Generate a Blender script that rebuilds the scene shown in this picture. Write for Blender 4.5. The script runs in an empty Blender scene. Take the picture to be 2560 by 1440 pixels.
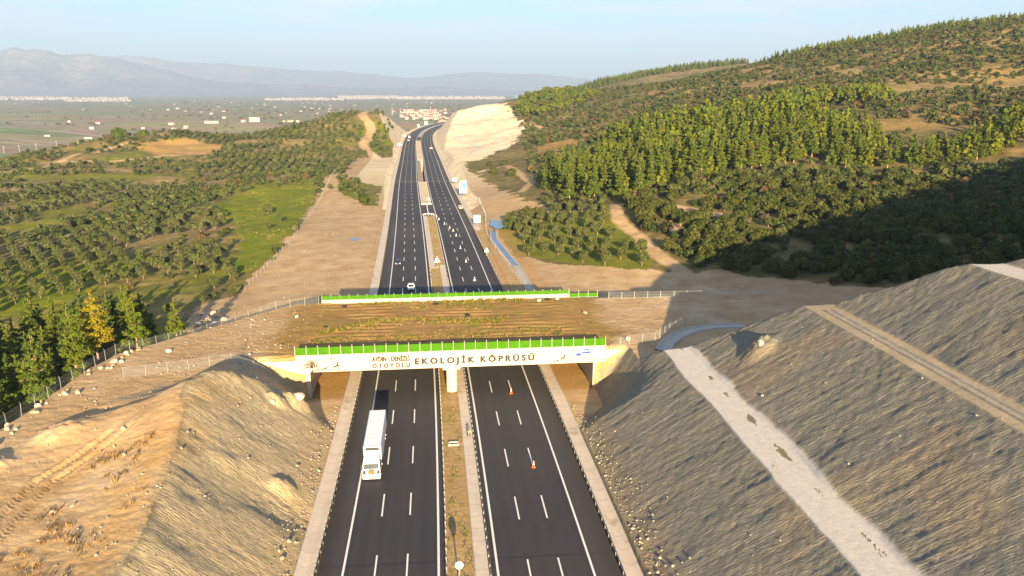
import bpy, bmesh, math, random
from mathutils import Vector, Matrix

scene = bpy.context.scene
COL = scene.collection

# ------------------------------------------------------------------ camera
cam_data = bpy.data.cameras.new("camera")
cam_data.sensor_width = 36.0
cam_data.lens = 36.0 * 1980 / 2560
cam_data.clip_start = 1.0
cam_data.clip_end = 60000
cam = bpy.data.objects.new("camera", cam_data)
COL.objects.link(cam)
cam.location = (0, 0, 54)
cam.rotation_euler = (math.radians(90 - 13.9545), 0, 0)
scene.camera = cam

# ------------------------------------------------------------------ sun, sky, exposure
SUN_EL, SUN_AZ = math.radians(12.0), math.radians(172.3)      # low winter sun behind the camera, a little to its right
sky_strength = 0.046
world = bpy.data.worlds.new("World")
scene.world = world
world.use_nodes = True
wn = world.node_tree
wn.nodes.clear()
w_out = wn.nodes.new("ShaderNodeOutputWorld")
w_bg = wn.nodes.new("ShaderNodeBackground")
w_bg.inputs["Strength"].default_value = sky_strength
w_sky = wn.nodes.new("ShaderNodeTexSky")
w_sky.sky_type = 'NISHITA'
w_sky.sun_disc = False
w_sky.sun_elevation = SUN_EL
w_sky.sun_rotation = SUN_AZ
w_sky.altitude = 100
w_sky.air_density = 1.0
w_sky.dust_density = .6
w_sky.ozone_density = 1.6
wn.links.new(w_bg.outputs[0], w_out.inputs[0])
# thin streaks of cloud low over the horizon
w_tc = wn.nodes.new("ShaderNodeTexCoord")
w_map = wn.nodes.new("ShaderNodeMapping")
w_map.inputs["Scale"].default_value = (3.2, 3.2, 26)
w_map.inputs["Location"].default_value = (1.3, .4, .2)
w_no = wn.nodes.new("ShaderNodeTexNoise")
w_no.inputs["Scale"].default_value = 2.2
w_no.inputs["Detail"].default_value = 6
w_no.inputs["Roughness"].default_value = .55
w_rp = wn.nodes.new("ShaderNodeValToRGB")
w_rp.color_ramp.elements[0].position = .44
w_rp.color_ramp.elements[1].position = .68
w_rp.color_ramp.elements[1].color = (.6, .6, .6, 1)
w_mx = wn.nodes.new("ShaderNodeMix")
w_mx.data_type = 'RGBA'
w_mx.inputs[7].default_value = (6.4, 6.0, 6.6, 1)
wn.links.new(w_tc.outputs["Generated"], w_map.inputs[0])
wn.links.new(w_map.outputs[0], w_no.inputs[0])
wn.links.new(w_no.outputs[0], w_rp.inputs[0])
wn.links.new(w_rp.outputs[0], w_mx.inputs[0])
w_tint = wn.nodes.new("ShaderNodeMix")
w_tint.data_type = 'RGBA'
w_tint.blend_type = 'MULTIPLY'
w_tint.inputs[0].default_value = 1
w_tint.inputs[7].default_value = (.68, .96, 1.32, 1)
wn.links.new(w_sky.outputs[0], w_tint.inputs[6])
wn.links.new(w_tint.outputs[2], w_mx.inputs[6])
wn.links.new(w_mx.outputs[2], w_bg.inputs[0])

sun_data = bpy.data.lights.new("sun", 'SUN')
sun_data.energy = 5.0
sun_data.angle = math.radians(.5)
sun_data.color = (1, .765, .455)
sun = bpy.data.objects.new("sun", sun_data)
COL.objects.link(sun)
_to_sun = Vector((math.sin(SUN_AZ) * math.cos(SUN_EL), math.cos(SUN_AZ) * math.cos(SUN_EL), math.sin(SUN_EL)))
sun.rotation_euler = _to_sun.to_track_quat('Z', 'Y').to_euler()
sun.location = (40, -200, 200)

scene.view_settings.view_transform = 'Standard'
scene.view_settings.look = 'None'
scene.view_settings.gamma = 1
scene.view_settings.exposure = 1.97
scene.cycles.use_denoising = True
scene.cycles.max_bounces = 5
scene.cycles.diffuse_bounces = 2
scene.cycles.glossy_bounces = 2
scene.cycles.transparent_max_bounces = 10
scene.cycles.volume_bounces = 0

# ------------------------------------------------------------------ numbers: noise, road line, ground height
import numpy as np

def _hash(ix, iy, seed):
    n = (ix.astype(np.int64) * 374761393 + iy.astype(np.int64) * 668265263 + seed * 1442695041) & 0x7fffffff
    n = ((n ^ (n >> 13)) * 1274126177) & 0x7fffffff
    return ((n ^ (n >> 16)) & 0xffff) / 65535.0

def vnoise(x, y, seed=0):
    ix = np.floor(x); iy = np.floor(y)
    fx = x - ix; fy = y - iy
    fx = fx * fx * fx * (fx * (fx * 6 - 15) + 10); fy = fy * fy * fy * (fy * (fy * 6 - 15) + 10)
    a = _hash(ix, iy, seed); b = _hash(ix + 1, iy, seed); c = _hash(ix, iy + 1, seed); d = _hash(ix + 1, iy + 1, seed)
    return (a + (b - a) * fx + (c - a) * fy + (a - b - c + d) * fx * fy) * 2 - 1

def fbm(x, y, octv=4, seed=0, gain=.5):
    r = 0; amp = 1; tot = 0
    for i in range(octv):
        r = r + amp * vnoise(x * 2 ** i + 17.3 * i, y * 2 ** i - 9.1 * i, seed + i); tot += amp; amp *= gain
    return r / tot

def sstep(a, b, x):
    t = np.clip((x - a) / (b - a), 0, 1); return t * t * (3 - 2 * t)

# centre line of the motorway, x as a function of y
_RY = np.array([-200, -100, 0, 80, 97, 152, 213, 337, 506, 672, 1053, 1250, 1431, 1670, 1900, 2300, 2700.])
_RX = np.array([13, 8, 1.8, -4.96, -6.6, -12.4, -19.6, -35.2, -57.1, -77.2, -121.5, -137, -142, -134, -108, -20, 110.])
def _spline_m(x, y):
    n = len(x); A = np.zeros((n, n)); r = np.zeros(n); A[0, 0] = A[-1, -1] = 1
    for i in range(1, n - 1):
        h0 = x[i] - x[i - 1]; h1 = x[i + 1] - x[i]
        A[i, i - 1] = h0; A[i, i] = 2 * (h0 + h1); A[i, i + 1] = h1
        r[i] = 6 * ((y[i + 1] - y[i]) / h1 - (y[i] - y[i - 1]) / h0)
    return np.linalg.solve(A, r)
_RM = _spline_m(_RY, _RX)
def road_x(t, der=False):
    t = np.clip(np.asarray(t, float), _RY[0], _RY[-1])
    i = np.clip(np.searchsorted(_RY, t) - 1, 0, len(_RY) - 2)
    h = _RY[i + 1] - _RY[i]; a = (_RY[i + 1] - t) / h; b = 1 - a
    if der:
        return (_RX[i + 1] - _RX[i]) / h - (3 * a * a - 1) / 6 * h * _RM[i] + (3 * b * b - 1) / 6 * h * _RM[i + 1]
    return a * _RX[i] + b * _RX[i + 1] + ((a ** 3 - a) * _RM[i] + (b ** 3 - b) * _RM[i + 1]) * h * h / 6
def road_z(t):
    return -.006 * (np.asarray(t, float) - 110)
def lateral(x, y):
    d = road_x(y, True)
    return (x - road_x(y)) / np.sqrt(1 + d * d)
def road_pt(t, s, z=0.0):
    d = float(road_x(t, True)); c = 1 / math.sqrt(1 + d * d)
    return (float(road_x(t)) + s * c, t - s * d * c, float(road_z(t)) + z)

# natural ground: surveyed spot heights, joined by a smooth surface
SPOTS = [(-460.8,720,-4.3),(-432,760,1),(-397.8,800,7.7),(-321.7,760,4.8),(-362.5,850,13.9),(-320.7,850,9.8),(-301.8,880,3.9),(-286.1,900,5.4),(-236.8,920,16.9),(-194,960,32.4),(-158,1000,24.3),(-146.5,1060,25.1),(-221.1,650,-.3),(-165.7,690,-3.6),(-195.6,820,7.7),(-161.6,800,12.8),(-151.6,520,.2),(-116.1,460,-.5),(-96.8,480,-.5),(-119.1,680,-2.8),(-132,810,1.5),
(-36.2,1050,36.9),(5.9,1200,41.4),(-44.7,900,8),(-126.1,1500,2.2),(-112.1,1750,17.2),(-18.8,950,21.2),(0,700,9.4),(8.9,900,22.9),(67.2,800,26.4),(27.8,800,14.7),(19.6,560,7.2),(39.2,460,11),(49.2,580,14.2),(101.2,640,31.9),(59.5,370,17.6),(41,300,12.9),(128.5,500,36.7),(101.5,390,21.4),(79,300,13.9),(55.7,260,9.3),(70.1,240,8.6),(178,500,36.7),(229.2,650,56.5),(136.9,380,22.3),(102.3,280,13.7),(83.5,225,7.6),(242,480,37.4),(323.9,650,62.6),(188.8,370,23.1),(145,280,13.7),(118,225,10),(387.7,620,62.2),(284.7,450,38.5),(218.3,340,22.2),(169,260,16.6),(135.2,205,11.8),
(6.1,1250,42.1),(78.9,1150,54),(150.9,1100,50),(205,1000,63),(268.2,950,80),(314.8,900,86.2),(378.1,850,100.3),(424.8,800,103.1),(480.7,780,109.8),(554.5,760,117),(415.8,560,61.4),(264.6,350,33.4),(456.6,1150,109.7),(565.4,1150,130.9),(706.6,1150,149.4),(352.6,1900,98),(204.8,1900,72),(463.3,1900,108),
(29.3,340,6.5),(3.6,350,2.2),(-6.5,430,2),(-18.9,470,1.5),(-89.9,255.3,-4),(-132.6,260.7,-8),(-176,264.9,-9),(-250.3,383.3,-9),(-185.5,371.1,-7),(-122.4,352.8,-4),(-337.9,523.2,-8),(-272.9,553.3,-6),(-179.9,525.6,-3),(-84.6,283.8,-1.5),(-82.2,335.8,-1.2),(-68.5,266,-.8),(-65.1,335.8,-1.2),(-52.5,235.3,-.7),(10.2,283.6,1.5),(0,300.2,0),(28.3,275.5,3),(40.9,232.7,3),(2.4,229.2,-.5),(2.7,266,-.8),(14.5,233.2,-.2),(25.7,222,.5),
(-1200,300,-20),(-1200,900,-45),(-700,600,-25),(-560,480,-16),(-520,830,-40),(-430,960,-45),(-640,760,-45),(-900,650,-45),(-290,1180,-40),(-240,1080,-8),(-200,1350,-40),(-700,1200,-45),(-240,1700,-45),(-200,1950,-45),(-120,2150,-45),(-1300,1900,-45),(-1300,2500,-45),
(60,1600,18),(120,2300,-30),(0,2550,-45),(500,2400,20),(1000,1500,150),(1000,900,150),(900,400,100),(300,1450,60),(-95,1250,20),(-74,1150,22),(-55,1090,31),(-70,1000,13),(-62,900,4.5),(-75,780,-2),(-150,892,28),(-136,900,28),(-166,905,28),(-132,940,28),(-150,930,29),(-150,1000,29),(-132,1030,27),(-142,1110,14),(-150,1190,0),(-125,985,28),(-168,1130,6),(-160,1250,-9),(-60,1900,-12),(1300,2500,30),
(-150,100,-11),(-250,150,-16),(-112,185,-8),(-86,205,-4),(-150,0,-10),(-300,0,-16),(-60,30,-4),(0,0,0),(0,-250,4),(250,-250,40),(220,40,30),(400,100,45),(-400,250,-14),(-600,250,-18),(-1000,-200,-25),(-300,-250,-12),(900,-200,90),(-230,200,-13),(-170,180,-12),
(30,200,.3),(60,190,2),(92,188,5.5),(48,212,1.5),(10,200,-.4),(-45,200,-.6),(-62,190,-1.2),(-20,200,-.5)]
_GX0, _GY0, _GS, _GNX, _GNY = -1400., -320., 10., 281, 300
def _nat_grid():
    P = np.array(SPOTS, float)
    K = np.hypot(P[:, None, 0] - P[None, :, 0], P[:, None, 1] - P[None, :, 1])
    n = len(P); A = np.zeros((n + 1, n + 1)); A[:n, :n] = -K + np.eye(n) * -3.; A[n, :n] = A[:n, n] = 1
    w = np.linalg.solve(A, np.append(P[:, 2], 0))
    gx = _GX0 + _GS * np.arange(_GNX); gy = _GY0 + _GS * np.arange(_GNY)
    G = np.zeros((_GNY, _GNX)) + w[n]
    X, Y = np.meshgrid(gx, gy)
    for k in range(n):
        G += w[k] * -np.hypot(X - P[k, 0], Y - P[k, 1])
    for _ in range(2):
        Q = np.pad(G, 1, mode='edge')
        G = (Q[1:-1, 1:-1] * 4 + (Q[:-2, 1:-1] + Q[2:, 1:-1] + Q[1:-1, :-2] + Q[1:-1, 2:]) * 2 + Q[:-2, :-2] + Q[2:, 2:] + Q[:-2, 2:] + Q[2:, :-2]) / 16
    e = np.minimum(np.minimum(X - gx[0], gx[-1] - X), gy[-1] - Y)
    k = sstep(0, 350, e)
    return G * k + -45. * (1 - k)
_NG = _nat_grid()
def nat_smooth(x, y):
    u = np.clip((x - _GX0) / _GS, 0, _GNX - 1.001); v = np.clip((y - _GY0) / _GS, 0, _GNY - 1.001)
    i = u.astype(int); j = v.astype(int); u = u - i; v = v - j
    return (_NG[j, i] * (1 - u) + _NG[j, i + 1] * u) * (1 - v) + (_NG[j + 1, i] * (1 - u) + _NG[j + 1, i + 1] * u) * v

_CRD = np.array([-100, 0, 15.4, 19.9, 34.9, 39.4, 52.2, 56.7, 72, 400.])
_CRZ = np.array([0, 0, 11, 11.15, 21, 21.15, 30.3, 30.45, 40.5, 240.])
BACK0, BACKM = 174.5, .085                                  # back edge of the plateau: y = BACK0 + BACKM * x
def ground(x, y, detail=True):
    """height and surface masks of the ground at world x, y (arrays)"""
    x = np.asarray(x, float); y = np.asarray(y, float)
    s = lateral(x, y); a = np.abs(s); rz = road_z(y)
    z = nat_smooth(x, y)
    n1 = fbm(x / 40, y / 40, 4, 3); n2 = fbm(x / 7, y / 7, 3, 11)
    engineered = 1 - sstep(25, 60, a) * 1.0
    near = 1 - sstep(170, 230, y)
    rough = np.clip(sstep(24, 90, a), .12, 1)
    z = z + rough * (n1 * np.clip(1 + (np.hypot(x, y) - 300) / 250, .8, 4.5) + n2 * .35) * np.where(z > -40, 1, .12)
    m = {}
    # far cuttings and fills along the motorway
    dn = a - 20.5
    up = rz + np.maximum(0, dn - 1) * np.where(s > 0, .62 + .5 * sstep(560, 640, y), .8 + .75 * sstep(760, 820, y)) + np.maximum(0, dn) * .04 + .12 * n2
    lo = rz - .3 - np.maximum(0, dn - 4) * .5
    farw = sstep(186, 215, y)
    zc = np.minimum(z, up); zc = np.maximum(zc, np.where(dn < 60, lo, -1e3))
    cutamt = np.abs(zc - z) * farw
    z = z + (zc - z) * farw
    m['farcut'] = np.clip(cutamt / .5, 0, 1) * (y > 380)
    low = z
    # near cuttings, hill and plateau
    wv = fbm(x / 9, y / 9, 3, 21)
    w = sstep(119, 133, y) * 6.4
    inband = sstep(133.2, 135.2, y - .106 * (x + 38))
    d = a - 20 - w
    rill = np.zeros_like(x)
    # right hand side
    d0 = a - 20
    dr = d0 - w * (1 - sstep(7, 15, d0)) + .3 * wv * sstep(0, 10, d)
    cr = np.interp(dr, _CRD, _CRZ)
    wall = np.where(d > 0, 8.0, 0)
    cr = cr + (np.maximum(wall, cr) - cr) * inband
    ye = np.clip(131 + .3 * (x - 15), 131, 143) + 1.5 * wv
    cap = np.where(x > 60, 31 + .34 * (x - 62), 60)
    hill = np.minimum(cap, 8 + .66 * (ye - y))
    back = y - (BACK0 + BACKM * x)
    plat = 8.0 - np.maximum(0, back + .6 * wv) * .6 + .05 * n2
    R = np.minimum(cr, np.maximum(hill, plat))
    # left hand side
    dl = d + 1.3 * wv * sstep(0, 12, d)
    ridge_h = np.interp(y, [-100, 40, 70, 80, 93, 104, 113, 119, 124], [10, 10, 9.8, 10.3, 11.2, 12.4, 12.6, 10.2, 8.2])
    cl = np.interp(dl, [-100, 0, 17.5, 30], [0, 0, 12.2, 16])
    cl = cl + (np.maximum(wall, cl) - cl) * inband
    crest = np.interp(y, [40, 75, 87, 100, 112, 124], [12.5, 13.2, 15, 17, 17.5, 12])
    t = np.maximum(0, d - crest)
    top = 7.9 + (ridge_h - 7.9) * np.exp(-(t / 9.) ** 1.5) - .018 * t + .22 * wv * sstep(1, 8, t)
    yc = 110.5 + (x + 44) * .36; bh = 3.0 * np.clip(1 + (x + 46) / 20., 0, 1) ** .8 * (x < -40)
    berm = bh * np.where(y < yc, np.exp(-((yc - y) / 9.) ** 2), np.exp(-((y - yc) / 2.2) ** 2)) * (1 + .25 * wv) * sstep(13, 18, d)
    top = np.maximum(top, 7.9 + berm) + .35 * np.minimum(berm, np.maximum(0, top - 7.9))
    edge = np.maximum.reduce([-72 - x, (-.819 * (x + 72) + .574 * (y - 136)) - 0, back])
    m['leftedge'] = edge
    top = top - np.maximum(0, edge + .8 * wv) * np.where(back > edge - .5, .6, .75)
    hh = np.clip(.5 + .5 * (top - cl) / 1.6, 0, 1); L = top + (cl - top) * hh - .8 * hh * (1 - hh)
    L = np.where(inband > .5, np.minimum(cl, top), L)
    lmix = sstep(-.9, .7, top - cl + .5 * n2)
    N = np.where(s > 0, R, L)
    zn = np.where(d > 0, np.maximum(N, low), np.minimum(rz + .15 + .1 * n2, 1))
    side = np.where(s > 0, 1, 0)
    nearw = 1 - sstep(200, 212, y)
    raised = (N > low) & (d > 0)
    z = z + (zn - z) * nearw
    slope_r = (s > 0) & (d > 0) & (cr < np.maximum(hill, plat) + .01) & (y < 140)
    slope_l = (s < 0) & (d > 0) & (cl < top + .01) & (y < 137)
    hillend = (s > 0) & (d > 0) & ~slope_r & (hill > plat)
    onb1 = sstep(15.0, 15.4, dr + .35 * n2) * (1 - sstep(20.2, 20.9, dr + .5 * n2)) * slope_r
    onb2 = sstep(34.6, 35.1, dr) * (1 - sstep(39.2, 39.8, dr)) * slope_r
    onb3 = sstep(52, 52.5, dr) * (1 - sstep(56.5, 57, dr)) * slope_r
    m['slope_r'] = slope_r * (1 - np.maximum.reduce([onb1, onb2, onb3])); m['slope_l'] = (s < 0) * (d > 0) * lmix * (y < 137)
    m['hillend'] = hillend * 1.0
    m['bench_white'] = np.maximum(onb1, onb3 * .9); m['bench_dirt'] = onb2
    m['plateau'] = ((raised) & ~slope_r & ~slope_l & ~hillend & (y < 200)) * 1.0
    m['near'] = nearw; m['s'] = s; m['d'] = d; m['along'] = y + .12 * d * np.where(s > 0, 1, -1) * .6; m['dr'] = dr; m['back'] = back
    m['toe'] = (1 - sstep(.5, 5.5, d)) * sstep(-.5, .3, d) * (y < 140)
    if detail:
        k = (m['slope_r'] + .7 * m['slope_l']) * sstep(.3, 2, d)
        along = y + .55 * fbm(x / 5, y / 5, 2, 31) + .12 * d * np.where(s > 0, 1, -1) * .6
        ph = along / .85
        r1 = vnoise(ph, d * .22 + 5, 41); r2 = vnoise(ph * 2.1, d * .22, 42); r3 = fbm(x * 1.1, y * 1.1, 3, 43); r4 = fbm(x / 3.5, y / 3.5, 3, 47)
        z = z + k * (.045 * r1 + .045 * r2 + .09 * r3 + .09 * r4)
        pl = m['plateau']
        z = z + pl * (.07 * fbm(x / 1.6, y / .8, 3, 51) + .05 * r3)
        # wheel ruts of an excavator on the left shelf
        for off in (0., 2.3):
            cx = np.interp(y, [60, 75, 88, 100], [-53.5, -55.5, -56.8, -53.0]) + off - 1.1
            q = np.abs(x - cx - .15 * wv)
            g = sstep(55, 62, y) * (1 - sstep(96, 104, y)) * pl
            z = z - g * .28 * (1 - sstep(.25, .6, q)) + g * .16 * np.exp(-((q - .8) / .25) ** 2)
            z = z + g * .06 * (1 - sstep(.5, .8, q)) * np.sin(y * 9)
        m['rill'] = r1
        # humps and scoops
        for (hx, hy, hr, hh) in [(-35.5, 122.5, 2.6, 1.5), (-37.3, 118.2, 1.5, 1.1), (-30, 92, 4.5, -.7), (38.1, 116, 2.4, 1.3), (-47, 117, 4, .8), (-30.6, 96.4, 1.6, .9), (-62, 101, 3, .8), (-66.5, 92, 2.5, .9)]:
            z = z + hh * np.exp(-(((x - hx) ** 2 + (y - hy) ** 2) / hr ** 2) ** 1.6) * (1 + .35 * r3)
    # the road bed itself
    via = sstep(512, 520, y) * (1 - sstep(672, 680, y))
    bed = rz - .5 - 9 * via
    med = rz - .06 + .05 * n2
    gap = sstep(362, 363, y) * (1 - sstep(398, 399, y)) + sstep(1000, 1003, y) * (1 - sstep(1080, 1083, y))
    zb = np.where(a < 2.55, med - 9 * via - .45 * np.clip(gap, 0, 1), bed)
    z = np.where(a < 19.6, zb, np.where(a < 20.1, zb + (z - zb) * (a - 19.6) / .5, z))
    m['apron'] = (a > 19.5) * (a < 28) * (y > 100) * (y < 182) * 1.0
    m['median'] = (a < 2.7) * 1.0
    return z, m
# ------------------------------------------------------------------ helpers
R_ = math.radians
def tag(o, label=None, cat=None, group=None, kind=None):
    if label: o['label'] = label
    if cat: o['category'] = cat
    if group: o['group'] = group
    if kind: o['kind'] = kind
    return o
def empty(name, loc=(0, 0, 0), rz=0.0, label=None, cat=None, group=None):
    o = bpy.data.objects.new(name, None)
    COL.objects.link(o)
    o.location = loc
    o.rotation_euler = (0, 0, rz)
    o.empty_display_size = .2
    return tag(o, label, cat, group)
def link_mesh(name, me, mats, parent=None, smooth=False):
    o = bpy.data.objects.new(name, me)
    COL.objects.link(o)
    for m in (mats if isinstance(mats, (list, tuple)) else [mats]):
        me.materials.append(m)
    if parent: o.parent = parent
    if smooth: me.polygons.foreach_set('use_smooth', [True] * len(me.polygons))
    return o
def np_mesh(name, v, quads, smooth=False):
    v = np.asarray(v, np.float32); q = np.asarray(quads, np.int32); k = q.shape[1]
    me = bpy.data.meshes.new(name)
    me.vertices.add(len(v)); me.vertices.foreach_set('co', v.ravel())
    me.loops.add(q.size); me.loops.foreach_set('vertex_index', q.ravel())
    me.polygons.add(len(q)); me.polygons.foreach_set('loop_start', np.arange(0, q.size, k, dtype=np.int32))
    if smooth: me.polygons.foreach_set('use_smooth', np.ones(len(q), bool))
    me.update(calc_edges=True)
    return me
def copy_tree(o, parent=None):
    c = o.copy(); COL.objects.link(c); c.parent = parent
    for ch in o.children: copy_tree(ch, c)
    return c

class MB:
    """collects simple shapes, then becomes ONE mesh object"""
    def __init__(self): self.v = []; self.f = []; self.mi = []; self.cur = 0
    def add(self, vs, fs):
        n = len(self.v); self.v += [tuple(p) for p in vs]
        for f in fs: self.f.append(tuple(n + i for i in f)); self.mi.append(self.cur)
        return self
    def box(self, x0, x1, y0, y1, z0, z1, top=None):
        t = top or (0, 0, 0, 0)                     # insets of the top: x0, x1, y0, y1
        vs = [(x0, y0, z0), (x1, y0, z0), (x1, y1, z0), (x0, y1, z0), (x0 + t[0], y0 + t[2], z1), (x1 - t[1], y0 + t[2], z1), (x1 - t[1], y1 - t[3], z1), (x0 + t[0], y1 - t[3], z1)]
        return self.add(vs, [(0, 3, 2, 1), (4, 5, 6, 7), (0, 1, 5, 4), (1, 2, 6, 5), (2, 3, 7, 6), (3, 0, 4, 7)])
    def bar(self, a, b, w, h=None):
        h = h or w; a = Vector(a); b = Vector(b); d = (b - a).normalized()
        up = Vector((0, 0, 1)) if abs(d.z) < .95 else Vector((0, 1, 0))
        s = d.cross(up).normalized(); u = s.cross(d)
        vs = [p + s * i * w / 2 + u * j * h / 2 for p in (a, b) for i, j in ((-1, -1), (1, -1), (1, 1), (-1, 1))]
        return self.add(vs, [(0, 3, 2, 1), (4, 5, 6, 7), (0, 1, 5, 4), (1, 2, 6, 5), (2, 3, 7, 6), (3, 0, 4, 7)])
    def tube(self, pts, radii, n=8, cap=True):
        pts = [Vector(p) for p in pts]
        if not isinstance(radii, (list, tuple)): radii = [radii] * len(pts)
        vs = []
        for i, p in enumerate(pts):
            d = (pts[min(i + 1, len(pts) - 1)] - pts[max(i - 1, 0)]).normalized()
            up = Vector((0, 0, 1)) if abs(d.z) < .95 else Vector((0, 1, 0))
            s = d.cross(up).normalized(); u = s.cross(d)
            for k in range(n):
                t = 2 * math.pi * k / n; vs.append(p + (s * math.cos(t) + u * math.sin(t)) * radii[i])
        fs = [(i * n + k, i * n + (k + 1) % n, (i + 1) * n + (k + 1) % n, (i + 1) * n + k) for i in range(len(pts) - 1) for k in range(n)]
        if cap: fs += [tuple(range(n))[::-1], tuple(range((len(pts) - 1) * n, len(pts) * n))]
        return self.add(vs, fs)
    def disc(self, c, axis, r, w, n=16):
        a = Vector(axis).normalized() * w / 2; c = Vector(c)
        return self.tube([c - a, c + a], r, n)
    def prism(self, poly, axis, a, b):
        """outline in a plane, given a thickness: axis 'x' (y,z outline) or 'y' (x,z outline) or 'z' (x,y)"""
        def P(p, t): return {'x': (t, p[0], p[1]), 'y': (p[0], t, p[1]), 'z': (p[0], p[1], t)}[axis]
        n = len(poly)
        fs = [tuple(range(n)), tuple(range(n, 2 * n))[::-1]] + [(i, n + i, n + (i + 1) % n, (i + 1) % n) for i in range(n)]
        return self.add([P(p, a) for p in poly] + [P(p, b) for p in poly], fs)
    def loft(self, rings):
        n = len(rings[0]); vs = [p for r in rings for p in r]
        fs = [(i * n + k, i * n + (k + 1) % n, (i + 1) * n + (k + 1) % n, (i + 1) * n + k) for i in range(len(rings) - 1) for k in range(n)]
        fs += [tuple(range(n))[::-1], tuple(range((len(rings) - 1) * n, len(rings) * n))]
        return self.add(vs, fs)
    def build(self, name, mats, parent=None, bevel=0, smooth=False, recalc=True):
        me = bpy.data.meshes.new(name); me.from_pydata(self.v, [], self.f); 
        if any(self.mi): me.polygons.foreach_set('material_index', self.mi)
        if recalc or bevel:
            bm = bmesh.new(); bm.from_mesh(me)
            if recalc: bmesh.ops.recalc_face_normals(bm, faces=bm.faces)
            if bevel: bmesh.ops.bevel(bm, geom=[e for e in bm.edges if len(e.link_faces) == 2 and e.calc_face_angle(0) > .5], offset=bevel, segments=1, affect='EDGES', clamp_overlap=True)
            bm.to_mesh(me); bm.free()
        return link_mesh(name, me, mats, parent, smooth)

# ------------------------------------------------------------------ materials
class NT:
    def __init__(self, name):
        self.m = bpy.data.materials.new(name); self.m.use_nodes = True; self.t = self.m.node_tree
        self.b = self.t.nodes["Principled BSDF"]; self.out = self.t.nodes["Material Output"]
        self.geo = None
    def n(self, typ, **kw):
        nd = self.t.nodes.new(typ)
        for k, v in kw.items():
            if k.startswith('_'): setattr(nd, k[1:], v)
            else:
                i = nd.inputs[int(k[1:])] if k[0] == 'i' and k[1:].isdigit() else nd.inputs[k.replace('__', ' ')]
                self.set(i, v)
        return nd
    def set(self, i, v):
        if isinstance(v, bpy.types.NodeSocket): self.t.links.new(v, i)
        elif isinstance(v, bpy.types.Node): self.t.links.new(v.outputs[0], i)
        elif isinstance(v, (tuple, list)) and len(v) == 3 and i.type == 'RGBA': i.default_value = (*v, 1)
        else: i.default_value = v
    def pos(self):
        if not self.geo: self.geo = self.n("ShaderNodeNewGeometry")
        return self.geo.outputs["Position"]
    def noise(self, scale, detail=3, rough=.55, vec=None, stretch=None, dist=0):
        v = vec or self.pos()
        if stretch: v = self.n("ShaderNodeMapping", i0=v, Scale=stretch).outputs[0]
        return self.n("ShaderNodeTexNoise", Vector=v, Scale=scale, Detail=detail, Roughness=rough, Distortion=dist).outputs[0]
    def ramp(self, f, stops):
        r = self.n("ShaderNodeValToRGB", i0=f); e = r.color_ramp.elements
        while len(e) < len(stops): e.new(.5)
        for q, (p, c) in zip(e, stops):
            q.position = p; q.color = (*c, 1) if isinstance(c, (tuple, list)) else (c, c, c, 1)
        return r.outputs[0]
    def mix(self, f, a, b, mode='MIX'):
        m = self.n("ShaderNodeMix", _data_type='RGBA', _blend_type=mode, i0=f, i6=a, i7=b)
        return m.outputs[2]
    def math(self, op, a, b=0.0):
        return self.n("ShaderNodeMath", _operation=op, i0=a, i1=b).outputs[0]
    def bump(self, h, strength=.5, dist=.1, prev=None):
        b = self.n("ShaderNodeBump", Height=h, Strength=strength, Distance=dist)
        if prev: self.set(b.inputs["Normal"], prev)
        return b.outputs[0]
    def done(self, color=None, rough=.8, normal=None, metallic=0, spec=None):
        if color is not None: self.set(self.b.inputs["Base Color"], color)
        self.set(self.b.inputs["Roughness"], rough); self.b.inputs["Metallic"].default_value = metallic
        if spec is not None: self.b.inputs["Specular IOR Level"].default_value = spec
        if normal: self.set(self.b.inputs["Normal"], normal)
        return self.m
def simple(name, col, rough=.6, var=.12, scale=3., metallic=0, spec=None):
    t = NT(name); n = t.noise(scale, 4)
    c = t.ramp(n, [(.3, tuple(k * (1 - var) for k in col)), (.7, tuple(min(1, k * (1 + var)) for k in col))])
    return t.done(c, rough, metallic=metallic, spec=spec)

def m_asphalt():
    t = NT("asphalt")
    uv = t.n("ShaderNodeAttribute", _attribute_name="rs").outputs["Vector"]     # x: metres across, y: metres along
    a = t.noise(.55, 3, .5, uv, (1, .018, 1)); b = t.noise(.012, 3, .5, uv, (.6, 1, 1)); c = t.noise(5, 3, .6)
    ages = t.n("ShaderNodeSeparateXYZ", i0=uv)
    col = t.ramp(a, [(.3, (.025, .026, .030)), (.7, (.039, .038, .040))])
    col = t.mix(t.math('MULTIPLY', t.ramp(b, [(.42, 0), (.6, 1)]), .55), col, (.072, .062, .055))
    lane = t.math('FRACT', t.math('DIVIDE', t.math('SUBTRACT', t.math('ABSOLUTE', ages.outputs[0]), 3.4), 3.667))
    wt = t.math('POWER', t.math('ABSOLUTE', t.math('SINE', t.math('MULTIPLY', lane, 6.2832))), 3.0)
    col = t.mix(t.math('MULTIPLY', wt, t.ramp(t.noise(.03, 3, .6, uv, (2, .5, 1)), [(.3, .05), (.7, .42)])), col, (.060, .056, .054))
    seam = t.math('FRACT', t.math('DIVIDE', ages.outputs[1], 83.0))
    col = t.mix(t.ramp(seam, [(0, .6), (.0035, .6), (.0045, 0)]), col, (.018, .018, .02))
    blot = t.noise(.09, 4, .6, uv, (1, .35, 1)); col = t.mix(t.ramp(blot, [(.58, 0), (.68, .3)]), col, (.022, .022, .026))
    att = t.n("ShaderNodeAttribute", _attribute_name="worn").outputs["Fac"]
    col = t.mix(att, col, (.088, .074, .063))
    col = t.mix(t.ramp(c, [(.62, 0), (.8, .25)]), col, (.11, .10, .09))
    return t.done(col, .82, t.bump(t.noise(9, 2), .15, .02), spec=.3)
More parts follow.
